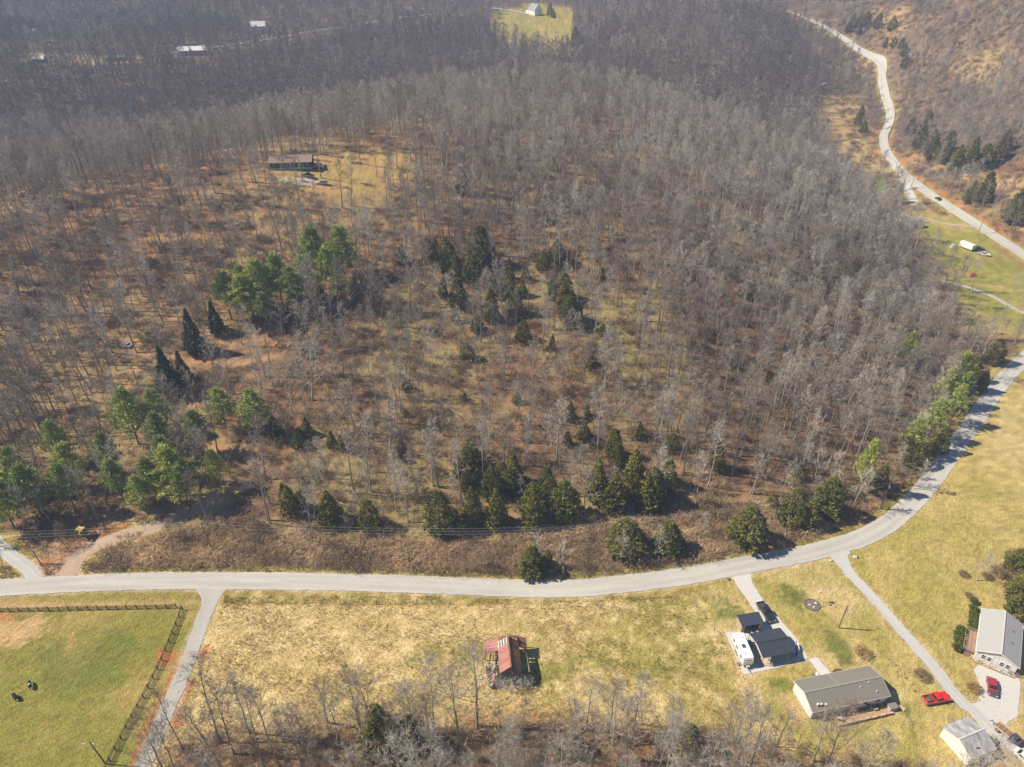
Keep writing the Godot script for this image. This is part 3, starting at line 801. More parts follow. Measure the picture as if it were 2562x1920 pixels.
func plant_all() -> void:
	bark_mat = mat_tinted(0.95)
	needle_mat = mat_tinted(0.8)
	needle_mat.backlight_enabled = true
	needle_mat.backlight = Color(0.25, 0.3, 0.1)
	var greys := [Color(0.33, 0.30, 0.265), Color(0.25, 0.21, 0.18), Color(0.43, 0.40, 0.36), Color(0.30, 0.265, 0.225)]
	for g in greys: tints.append(bark_of(g.r, g.g, g.b))
	tints.append(bark_of(0.46, 0.425, 0.375))
	tints.append(bark_of(0.27, 0.215, 0.17))
	greys.append_array([Color(0.46, 0.425, 0.375), Color(0.27, 0.215, 0.17)])
	# models
	var tall := []
	for k in 6: tall.append(bare_tree(100 + k, 18.5, 3.8, 0.53, 19, 6, 6, 0.21, 0.065))
	var mid := []
	for k in 4: mid.append(bare_tree(120 + k, 13.0, 3.9, 0.32, 17, 6, 6, 0.14, 0.065))
	var low := []
	for k in 3: low.append(bare_tree(140 + k, 7.5, 3.0, 0.16, 15, 5, 6, 0.08, 0.055))
	var wide := []
	for k in 4: wide.append(bare_tree(160 + k, 16.0, 5.8, 0.28, 20, 7, 7, 0.25, 0.065))
	var fore := []      # finer models for the strip of wood closest to the drone
	for k in 4: fore.append(bare_tree(210 + k, 20.0, [5.2, 6.8, 4.6, 6.0][k], [0.34, 0.24, 0.40, 0.28][k], 20, 7, 9, 0.21, 0.045))
	for k in 2: fore.append(bare_tree(220 + k, 9.5, 3.2, 0.15, 15, 6, 8, 0.09, 0.03))
	var sets := [tall, mid, low, wide, fore]
	var base_h := [18.5, 13.0, 7.5, 16.0, 16.0]
	var far := []
	for k in 5: far.append(joined(bare_tree(180 + k, 16.5, 5.0, 0.30, 14, 4, 6, 0.22, 0.20)))
	print("tree models made")
	# where the bare trees of the main hill and of the strip below the field stand
	rng.seed = 77
	var evergreens := pines + spruces + cedars
	var spots := []     # [x, z, set, variant, scale, score, tint]
	var step := 4.2
	var z := -50.0
	while z > -500.0:
		var x := -330.0
		while x < 400.0:
			var px := x + rng.randf_range(-0.48, 0.48) * step
			var pz := z + rng.randf_range(-0.48, 0.48) * step
			var roll := rng.randf()
			var pick := rng.randf()
			var size := rng.randf_range(0.78, 1.18)
			var vr := rng.randi() % 12
			x += step
			var view := seen_from_camera(px, hgt(px, pz) + 8.0, pz)
			if view.z < 20 or view.x < -260 or view.x > 2820 or view.y > 2250: continue
			var dens := 0.0
			var kinds := [0.55, 0.85, 0.97]     # shares: tall, mid, low, wide
			var q := Vector2(px, pz)
			var rd := sample(near_road, px, pz)
			if rd < 2.5 or sample(near_track, px, pz) < 1.2: continue
			var rz := road_z(px)
			if pz > rz:
				if px > 200: continue
				if Geometry2D.is_point_in_polygon(q, zones["front_wood"].poly):
					dens = 0.80 if px < 52 else 0.34
					kinds = [0.30, 0.55, 0.75]
				else: continue
			elif in_zone("bramble", q) > 0.45:
				dens = 0.05; kinds = [0.0, 0.1, 0.9]
			elif px < east_edge(pz) and pz > -500:
				dens = 0.95
				if px < -35 and pz < -256 and pz > -350: dens = 0.58; kinds = [0.85, 0.92, 0.95]
				if in_zone("clearing_house", q) > 0.4: dens = 0.05
				if px < -95.0 and pz > -256: dens = 0.85
				if px > -62 and px < 45 and pz > -232: dens = 0.50; kinds = [0.24, 0.66, 0.97]
				if px > -130 and px < -60 and pz > -235 and pz < -145: dens = 0.55; kinds = [0.25, 0.55, 0.92]
				if pz > rz - 16.0: dens = 0.22; kinds = [0.12, 0.45, 0.93]
				if px < -100 and pz > -140: dens = 0.35
				dens *= clampf(1.0 + n_mid.get_noise_2d(px, pz) * 0.9, 0.35, 1.3)
			else:
				if in_zone("valley_open", q) > 0.3 or in_zone("valley_dry", q) > 0.3 or in_zone("red_field", q) > 0.3 or in_zone("small_lawn", q) > 0.3: dens = 0.012; kinds = [0.0, 0.2, 0.9]
				elif px > 245: dens = clampf(0.75 + n_big.get_noise_2d(px * 1.6, pz * 1.6) * 1.0, 0.3, 0.95); kinds = [0.2, 0.75, 0.98]
				else: dens = 0.55; kinds = [0.1, 0.5, 0.96]
			if pz < rz and pz > -262 and px < 200:
				for k in range(0, evergreens.size(), 3):
					var ex: float = evergreens[k] - px
					var ez: float = pz - evergreens[k + 1]
					if absf(ex) < 3.0 and ez > -2.5 and ez < 9.0: dens *= 0.22
			if px > -112 and px < -50 and pz > -287 and pz < -250: dens *= 0.45
			if roll > dens: continue
			var set_no := 3
			for k in 3:
				if pick < kinds[k]:
					set_no = k
					break
			if pz > rz: set_no = 4
			var score: float = base_h[set_no] * size / view.z
			if view.x < -60 or view.x > 2622 or view.y > 2020: score *= 0.02
			var tn := 0
			var lean := n_big.get_noise_2d(px * 2.0, pz * 2.0) + rng.randf_range(-0.4, 0.4)
			if pz < -300 and pz > -430 and px < 220 and rng.randf() < 0.55: tn = 2
			elif lean > 0.3: tn = 2
			elif lean < -0.25: tn = 1
			elif rng.randf() < 0.4: tn = 3
			if pz > rz: tn = ([1, 3, 5, 5, 0] if px < -20 else [0, 2, 3, 5, 0])[rng.randi() % 5]
			spots.append([px, pz, set_no, vr % sets[set_no].size(), size, score, tn])
		z -= step
	spots.sort_custom(func(a, b): return a[5] > b[5])
	# more trees that stand apart in the photograph
	for s in [[12.2, -121.8, 2, 0, 1.1], [27.5, -123.0, 2, 1, 1.25], [36.0, -124.4, 2, 2, 1.3], [7.4, -124.8, 2, 1, 1.0], [204, -262, 0, 2, 0.75], [206.5, -258, 1, 0, 0.9], [218, -264, 1, 1, 0.9], [93, -143, 1, 2, 1.0], [107.5, -152.5, 1, 3, 1.0], [113, -150.5, 1, 1, 0.8], [-41, -296, 1, 1, 0.9], [112.8, -117.5, 1, 2, 0.75], [196, -274, 0, 3, 0.85], [148, -222, 3, 1, 1.15], [140, -234, 3, 0, 1.0]]:
		spots.insert(0, [s[0], s[1], s[2], s[3], s[4], 9.0, 4])
	var names := ["bare_tall_tree", "bare_tree", "bare_sapling", "bare_spreading_tree", "bare_open_tree"]
	var looks := ["tall narrow crowned bare tree", "bare tree of middle height", "short twiggy bare young tree", "wide crowned bare tree", "open crowned bare tree"]
	var hues := ["grey ", "dark brown ", "light grey ", "brownish grey ", "pale whitish ", "dull brown "]
	var rest := {}
	var rest_col := {}
	rng.seed = 5
	for k in spots.size():
		var s: Array = spots[k]
		var tr := placed(on(s[0], s[1]), s[4], rng.randf_range(0.85, 1.2))
		if k < 300:
			var m: Material = tints[s[6]]
			var spot := place_of(s[0], s[1])
			var says: String = hues[s[6]] + looks[s[2]]
			single_tree(names[s[2]], says + " " + spot, "tree", says + "s " + spot, sets[s[2]][s[3]], tr, m, m)
		else:
			var key := "%d %d" % [s[2], s[3]]
			if not rest.has(key):
				rest[key] = []; rest_col[key] = []
			rest[key].append(tr)
			var g: Color = greys[s[6]]
			var f := rng.randf_range(0.85, 1.15)
			rest_col[key].append(Color(g.r * f, g.g * f, g.b * f))
	print("bare trees on the hill ", spots.size())
	var wood := stuff("bare_woodland", "dense bare grey hardwood wood covering the hill behind the road", "woodland")
	for key in rest:
		var a: PackedStringArray = key.split(" ")
		copies(wood, "trees", joined(sets[int(a[0])][int(a[1])]), bark_mat, rest[key], rest_col[key])
	# the woods beyond
	rng.seed = 31
	var lists := [[], [], [], [], []]
	var cols := [[], [], [], [], []]
	z = -440.0
	var total := 0
	while z > -1240.0:
		var st := 5.7 if z > -760 else 7.2
		var half := -z * 0.80 + 60.0
		var x := -half
		while x < half:
			var px := x + rng.randf_range(-0.5, 0.5) * st
			var pz := z + rng.randf_range(-0.5, 0.5) * st
			var roll := rng.randf()
			var vr := rng.randi() % 5
			var sz := rng.randf_range(0.75, 1.2)
			x += st
			var q := Vector2(px, pz)
			if pz > -500 and px < 400 and px > -330: continue
			var dens := 0.92
			var bg := n_big.get_noise_2d(px * 0.8, pz * 0.8)
			if in_zone("clearing_far", q) > 0.4 or in_zone("far_field", q) > 0.4 or in_zone("right_clear", q) > 0.4 or in_zone("right_clear_up", q) > 0.4 or in_zone("valley_dry", q) > 0.4: dens = 0.015
			if px > 255 and pz > -900: dens *= clampf(0.85 + bg * 0.8, 0.45, 1.0); sz *= 0.74
			for r in [valley_road, far_road]:
				for k in range(0, r.size(), 2):
					if absf(r[k] - px) < 30 and absf(r[k + 1] - pz) < 60 and k + 3 < r.size():
						var cl := Geometry2D.get_closest_point_to_segment(q, Vector2(r[k], r[k + 1]), Vector2(r[k + 2], r[k + 3]))
						if cl.distance_to(q) < (9.0 if r == valley_road else 7.0): dens = 0.0
			for h in [[-238, -742, 14], [-273, -662, 16], [-392, -640, 9], [-468, -770, 10], [26, -862, 14], [-112, -828, 9], [258, -626, 5]]:
				if Vector2(h[0], h[1]).distance_to(q) < h[2] or (absf(px - h[0] * (pz / h[1])) < h[2] * 0.7 and pz > h[1] and pz < h[1] + 34.0): dens = 0.0
			if roll > dens: continue
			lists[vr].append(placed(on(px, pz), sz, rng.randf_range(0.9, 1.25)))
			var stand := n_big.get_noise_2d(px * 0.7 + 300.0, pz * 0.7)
			var g: Color = greys[1] if (px < 120 and pz > -640 and rng.randf() < 0.8) or stand + rng.randf_range(-0.3, 0.3) < -0.05 else greys[rng.randi() % 4]  # slope behind the hill: its shade is put into the bark colour
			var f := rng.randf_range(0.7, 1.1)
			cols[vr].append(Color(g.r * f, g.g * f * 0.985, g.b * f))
			total += 1
		z -= st
	print("trees beyond ", total)
	var beyond := stuff("distant_woodland", "grey brown bare woods on the ridges beyond the hill", "woodland")
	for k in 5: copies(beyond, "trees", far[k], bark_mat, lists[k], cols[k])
	plant_evergreens()
	plant_low()

func plant_evergreens() -> void:
	var cedar_models := []
	for k in 5: cedar_models.append(cedar_tree(300 + k, 10.0, [3.2, 2.7, 3.6, 2.9, 3.4][k], 380, Color(0.215, 0.20, 0.045) if k % 2 else Color(0.15, 0.155, 0.042), [0.62, 0.8, 0.55, 0.7, 0.5][k], 0.0))
	var spruce_models := []
	for k in 2: spruce_models.append(cedar_tree(320 + k, 15.0, 3.9, 520, Color(0.06, 0.085, 0.034), 0.9, 0.75))
	var pine_models := []
	for k in 4: pine_models.append(pine_tree(340 + k, 16.0, [5.0, 4.4, 5.4, 4.0][k], [Color(0.38, 0.44, 0.13), Color(0.27, 0.33, 0.11), Color(0.42, 0.46, 0.13), Color(0.32, 0.38, 0.125)][k], [0.30, 0.38, 0.26, 0.42][k]))
	var bark := mat(0.13, 0.095, 0.07)
	var far_greens := [-499.3,-788.4,14, -483.2,-776.1,15, -476.2,-784.1,14, -457.2,-766.3,14, -481.5,-749.6,13, -455.5,-735.1,13, -468.7,-800.4,12, -361.9,-811.8,13, -320.8,-799.6,12, 60.0,-728.8,14, 60.0,-749.6,12, 40.9,-856.5,12, 43.6,-839.9,9, -418.7,-852.6,12, -378.1,-809.7,10]
	rng.seed = 41
	for k in range(0, pines.size(), 3):
		var by_road: bool = pines[k] > 90
		var m: int = rng.randi() % 4
		var how: String = "tall" if pines[k + 2] >= 17 else ("middling" if pines[k + 2] >= 15 else "short")
		var spot := "between the shaded bend and the wood"
		if not by_road:
			spot = "in the clump below the hilltop clearing" if pines[k + 1] < -205 else ("beside the red soil track" if pines[k + 1] < -150 else ("among bare trees west of the bulldozer" if pines[k] < -112 else "on the bank above the dirt road"))
		if pines[k] > 90 and pines[k] < 100: spot = "with bare lower trunk inside the bend"
		single_tree("pine_tree", how + " feathery green pine " + spot, "tree", how + " pines " + spot, pine_models[m], placed(on(pines[k], pines[k + 1]), pines[k + 2] / 16.0 * 1.08, rng.randf_range(1.0, 1.3) * (0.5 if absf(pines[k] - 96.8) < 0.1 else (0.8 if by_road else 1.0))), bark, needle_mat)
	for k in range(0, spruces.size(), 3):
		single_tree("spruce_tree", "dark green pointed spruce beside the forest track", "tree", "dark spruces by the track", spruce_models[k % 2], placed(on(spruces[k], spruces[k + 1]), spruces[k + 2] / 15.0), bark, needle_mat)
	for k in range(0, cedars.size(), 3):
		var x: float = cedars[k]
		var z: float = cedars[k + 1]
		var says := "dark olive cedar standing in the wood above the brambles"
		var grp := "cedars along the foot of the wood"
		if z < -190 and x < 100:
			says = "dark green cedar in the hollow halfway up the wooded hill"; grp = "cedars halfway up the hill"
		elif z > -80 and x < 60:
			says = "dark cedar among the bare trees below the barn field"; grp = "cedars below the field"
		elif x > 240:
			says = "dark green cedar on the dry slope across the valley road"; grp = "cedars across the valley road"
		elif x > 112 and z > -125:
			says = "low broad evergreen beside the white house with the grey roof"; grp = "evergreens by the white house"
		elif x > 95:
			says = "dark cedar at the edge of the wood beside the shaded bend"; grp = "cedars by the shaded bend"
		elif absf(x - 4.7) < 0.1:
			says = "bushy olive green cedar alone at the roadside, shadow on the verge"; grp = ""
		elif z > -131:
			says = "round olive cedar growing out of the brambles by the road"; grp = "cedars in the brambles"
		elif z > -160:
			if x < -30: says = "dark olive cedar behind the wires near the dirt road"
			elif x < 15: says = "dark olive cedar behind the vine wrapped pole"
			else: says = "dark olive cedar in the thick clump east of the vine wrapped pole"
			if cedars[k + 2] >= 12: says = "tall " + says
			elif cedars[k + 2] < 10: says = "small " + says
			grp = says
		if (z < -190 and x < 100) or x > 240:
			says = ("large " if cedars[k + 2] >= 12 else ("small " if cedars[k + 2] < 8.5 else "middling ")) + says
			if x > 240:
				if z < -600: says = says.replace("across the valley road", "above the upper valley road")
				elif z > -375: says = says.replace("on the dry slope across the valley road", "on the red bank by the valley lawn")
			elif x > 0: says = says.replace("in the hollow", "east of the hollow")
			grp = says
		var wide := 1.35 if x > 112 and z > -125 else (1.3 if z > -131 and x < 100 else 1.0)
		single_tree("cedar_tree", says, "tree", grp, cedar_models[rng.randi() % 5], placed(on(x, z), cedars[k + 2] / 10.0 * 1.08, rng.randf_range(0.9, 1.25) * wide), bark, needle_mat)
	for k in range(0, far_greens.size(), 3):
		single_tree("evergreen_tree", "dark evergreen standing in the distant woods", "tree", "distant evergreens", cedar_models[k % 5], placed(on(far_greens[k], far_greens[k + 1]), far_greens[k + 2] / 10.0, 1.2), bark, needle_mat)
	var gold := cedar_tree(330, 10.0, 3.3, 330, Color(0.20, 0.21, 0.03), 0.75, 0.0)
	single_tree("conifer_tree", "yellow green conical conifer beside the valley driveway", "tree", "", gold, placed(on(213.5, -384.0), 1.1), bark, needle_mat)
	# small cedars scattered in the thin wood
	rng.seed = 43
	var small := 0
	while small < 46:
		var x := rng.randf_range(-70, 95)
		var z := rng.randf_range(-245, -136)
		if z > road_z(x) - 13.0 or n_mid.get_noise_2d(x, z) < -0.05: continue
		single_tree("young_cedar_tree", "small olive cedar in the thin understorey of the hill", "tree", "young cedars under the bare trees", cedar_models[rng.randi() % 5], placed(on(x, z), rng.randf_range(0.3, 0.65), rng.randf_range(0.9, 1.3)), bark, needle_mat)
		small += 1

func plant_low() -> void:
	var canes := []
	for k in 4: canes.append(thicket(400 + k, 1.3, 2.2, 34, Color(1, 1, 1)))
	var at := [[], [], [], []]
	var col := [[], [], [], []]
	rng.seed = 51
	var shades := [Color(0.44, 0.32, 0.19), Color(0.36, 0.235, 0.15), Color(0.52, 0.40, 0.23), Color(0.32, 0.225, 0.165)]
	for n in 7000:
		var x := rng.randf_range(-112, 112)
		var z := rng.randf_range(-150, -116)
		var v := rng.randi() % 4
		var s := rng.randf_range(0.45, 1.1)
		var c: Color = shades[rng.randi() % 4]
		if in_zone("bramble", Vector2(x, z)) < 0.35 or sample(near_road, x, z) < 1.6 or sample(near_track, x, z) < 0.8: continue
		var k := 1.0 + n_mid.get_noise_2d(x * 2.0, z * 2.0) * 0.7
		at[v].append(placed(on(x, z), s * clampf(k, 0.45, 1.8) * 1.25, 1.15))
		col[v].append(c * clampf(1.1 + n_mid.get_noise_2d(x + 90, z) * 0.9, 0.6, 1.6))
	var br := stuff("bramble_thicket", "tangled brown brambles on the bank above the road", "brambles")
	for k in 4: copies(br, "brambles", canes[k], bark_mat, at[k], col[k])
	at = [[], [], [], []]; col = [[], [], [], []]
	for n in 34000:
		var x := rng.randf_range(-250, 190)
		var z := rng.randf_range(-330, -126)
		var v := rng.randi() % 4
		var s := rng.randf_range(0.5, 1.5)
		var c: Color = shades[rng.randi() % 4]
		var keep := rng.randf()
		if z > road_z(x) - 5.0 or x > east_edge(z) - 4.0 or sample(near_track, x, z) < 1.5: continue
		if in_zone("clearing_house", Vector2(x, z)) > 0.3: continue
		var d := 0.10 + clampf(n_mid.get_noise_2d(x * 0.8, z * 0.8) * 1.2 + 0.1, 0, 1)
		if z > -240 and x > -70 and x < 60: d += 0.25
		if keep > d * 0.8: continue
		at[v].append(placed(on(x, z), s, 1.1))
		col[v].append(c * rng.randf_range(0.6, 1.15))
	for n in 1500:
		var x := rng.randf_range(-66, 84)
		var z := rng.randf_range(-80, -52)
		if in_zone("front_wood", Vector2(x, z)) < 0.4: continue
		var v := rng.randi() % 4
		at[v].append(placed(on(x, z), rng.randf_range(0.5, 1.2), 1.0))
		col[v].append(shades[rng.randi() % 4] * rng.randf_range(0.65, 1.0))
	for n in 12000:
		var x := rng.randf_range(200, 420)
		var z := rng.randf_range(-800, -250)
		var rd := sample(near_road, x, z)
		if rd < 2.0 or in_zone("valley_open", Vector2(x, z)) > 0.2: continue
		if x < 215 + (-z - 430) * 0.25 and z < -480: continue
		if n_mid.get_noise_2d(x, z) < -0.2: continue
		var v := rng.randi() % 4
		at[v].append(placed(on(x, z), rng.randf_range(0.7, 1.9), 1.1))
		col[v].append(shades[rng.randi() % 4] * rng.randf_range(0.6, 1.1))
	var un := stuff("undergrowth", "grey brown bushes and saplings under the bare trees", "undergrowth")
	for k in 4: copies(un, "bushes", canes[k], bark_mat, at[k], col[k])
	# tall dry grass
	var blades := []
	for k in 3: blades.append(tuft(420 + k, 0.55, 0.28, 16))
	at = [[], [], []]; col = [[], [], []]
	rng.seed = 61
	for n in 46000:
		var x := rng.randf_range(-68, 50)
		var z := rng.randf_range(-112.5, -72)
		var v := rng.randi() % 3
		if sample(near_road, x, z) < 0.8: continue
		if x > -6.5 and x < 4.5 and z > -99.5 and z < -89: continue
		if x > 46 and z < -104: continue
		var k := n_mid.get_noise_2d(x * 1.5, z * 1.5)
		if rng.randf() > 0.55 + k: continue
		var g := ground_color(x, z)
		var f := rng.randf_range(0.85, 1.15)
		at[v].append(placed(on(x, z), rng.randf_range(0.3, 0.75)))
		col[v].append(Color(minf(g.r * f, 0.75), minf(g.g * f, 0.62), g.b * f))
	for n in 20000:
		var x := rng.randf_range(-140, 150)
		var z := road_z(x) - (rng.randf_range(2.8, 7.0) if n % 5 < 3 else rng.randf_range(6.0, 18.0))
		var v := rng.randi() % 3
		if sample(near_road, x, z) < 0.4: continue
		var g := ground_color(x, z)
		var f := rng.randf_range(0.85, 1.2)
		at[v].append(placed(on(x, z), rng.randf_range(0.4, 0.9)))
		var dry := 1.25 if n % 5 >= 3 else 1.0
		col[v].append(Color(g.r * f * dry, g.g * f * dry * 1.04, g.b * f * dry))
	var gr := stuff("dry_grass", "tall straw coloured grass in the field round the barn", "grass")
	for k in 3: copies(gr, "tufts", blades[k], mat_tinted(0.95), at[k], col[k])
	# clipped and round bushes by the houses
	var hedge_bush := round_bush(500, 1.5, 0.85, 260, Color(0.12, 0.15, 0.03), false)
	var hedge := [108.5,-110.7, 107.3,-108.6, 106.3,-106.9, 105.6,-105.6, 104.9,-104.5, 104.1,-103.3]
	for k in range(0, hedge.size(), 2):
		bush("clipped_shrub", "round green shrub in the row along the house wall", "row of shrubs by the house wall", hedge_bush, hedge[k] - 0.3, hedge[k + 1], 1.0, needle_mat)
	var yard := [100.9,-102.5, 99.7,-101.3, 98.9,-99.8, 97.7,-98.0]
	for k in range(0, yard.size(), 2):
		bush("clipped_shrub", "round green shrub in the clump beside the deck", "clump of shrubs by the deck", hedge_bush, yard[k], yard[k + 1], 1.15, needle_mat)
	var brown := round_bush(510, 2.0, 1.6, 330, Color(0.34, 0.19, 0.09), true)
	bush("ornamental_grass", "rusty brown round ornamental grass alone on the lawn", "", brown, 76.3, -96.6, 1.05, bark_mat)
	var dark := round_bush(511, 1.7, 1.6, 380, Color(0.23, 0.155, 0.115), true)
	bush("dormant_shrub", "dark brown bare round shrub at the driveway edge", "", dark, 86.6, -91.2, 1.0, bark_mat)
	var tan := round_bush(512, 1.8, 1.45, 380, Color(0.40, 0.25, 0.11), true)
	bush("dormant_shrub", "tan round shrub on the stony bed by the white yard", "", tan, 96.0, -88.4, 0.95, bark_mat)
	for p in [[108.0, -112.5, 0.6], [110.2, -119.0, 0.75], [115.6, -118.2, 0.8], [118.6, -119.4, 1.2], [121.0, -117.6, 1.3]]:
		bush("bare_shrub", "low bare reddish shrub behind the white house", "bare shrubs behind the white house", dark, p[0], p[1], p[2], bark_mat)

func bush(called: String, label: String, group: String, me: Array, x: float, z: float, size: float, m: Material) -> void:
	var o := Node3D.new()
	o.name = numbered(called); add_child(o)
	o.transform = placed(on(x, z), size)
	tag(o, label, "shrub", group)
	part_mesh(o, "stems", me[0], mat(0.14, 0.10, 0.07))
	part_mesh(o, "foliage", me[1], m)

# ---------------------------------------------------------------- buildings
func inset(f: Array, u0: float, u1: float, v0: float, v1: float, off: float) -> Array:   # a smaller quad lying just proud of the quad f
	var n: Vector3 = (f[1] - f[0]).cross(f[3] - f[0]).normalized() * off
	var o := []
	for k in [[u0, v0], [u1, v0], [u1, v1], [u0, v1]]:
		var lo: Vector3 = f[0].lerp(f[1], k[0])
		var hi: Vector3 = f[3].lerp(f[2], k[0])
		o.append(lo.lerp(hi, k[1]) + n)
	return o

func window(parent: Node, at: Vector3, w: float, h: float, facing: float, frame_m: Material) -> void:
	var b := Basis(Vector3.UP, facing)
	var s := Shape.new()
	var out := b * Vector3(0, 0, 0.03)
	for k in [-1, 1]:
		s.box(at + b * Vector3(k * (w * 0.5 + 0.03), 0, 0) + out, Vector3(0.07, h + 0.14, 0.08), b)
		s.box(at + b * Vector3(0, k * (h * 0.5 + 0.03), 0) + out, Vector3(w, 0.07, 0.078), b)
	s.box(at + out, Vector3(w, 0.05, 0.06), b)
	var f := part(parent, "window", s, frame_m)
	boxpart(f, "pane", at + b * Vector3(0, 0, 0.012), Vector3(w, h, 0.03), mat(0.03, 0.035, 0.045, 0.12), b)

func gable_walls(l: float, w: float, eave: float, ridge: float) -> Shape:   # ridge runs along x
	var s := Shape.new()
	var x := l * 0.5
	var z := w * 0.5
	var lo := -0.3
	s.quad(Vector3(-x, lo, z), Vector3(x, lo, z), Vector3(x, eave, z), Vector3(-x, eave, z))
	s.quad(Vector3(x, lo, -z), Vector3(-x, lo, -z), Vector3(-x, eave, -z), Vector3(x, eave, -z))
	for k in [-1, 1]:
		s.quad(Vector3(k * x, lo, z), Vector3(k * x, lo, -z), Vector3(k * x, eave, -z), Vector3(k * x, eave, z))
		s.tri(Vector3(k * x, eave, z), Vector3(k * x, ridge, 0), Vector3(k * x, eave, -z))
	return s

func gable_roof(parent: Node, l: float, w: float, eave: float, ridge: float, over: float, m: Material, cap_m: Material, trim_m: Material, thick := 0.12) -> void:
	var x := l * 0.5 + over
	var z := w * 0.5 + over
	var drop := (ridge - eave) / (w * 0.5) * over
	var up := thick + 0.02
	for k in [-1, 1]:
		var s := Shape.new()
		s.slab(Vector3(-x, ridge + up, 0), Vector3(x, ridge + up, 0), Vector3(x, eave - drop + up, k * z), Vector3(-x, eave - drop + up, k * z), thick)
		var r := part(parent, "roof", s, m)
		var t := Shape.new()
		t.box(Vector3(0, eave - drop + up - 0.09, k * (z + 0.03)), Vector3(2 * x, 0.14, 0.05))
		part(r, "fascia", t, trim_m)
		for e in [-1, 1]:
			var q := Shape.new()
			q.slab(Vector3(e * (x + 0.004), ridge + up + 0.004, 0), Vector3(e * (x + 0.06), ridge + up + 0.004, 0), Vector3(e * (x + 0.06), eave - drop + up + 0.004, k * z), Vector3(e * (x + 0.004), eave - drop + up + 0.004, k * z), 0.2)
			part(r, "barge_board", q, trim_m)
	boxpart(parent, "ridge_cap", Vector3(0, ridge + up + 0.025, 0), Vector3(2 * x, 0.05, 0.34), cap_m)

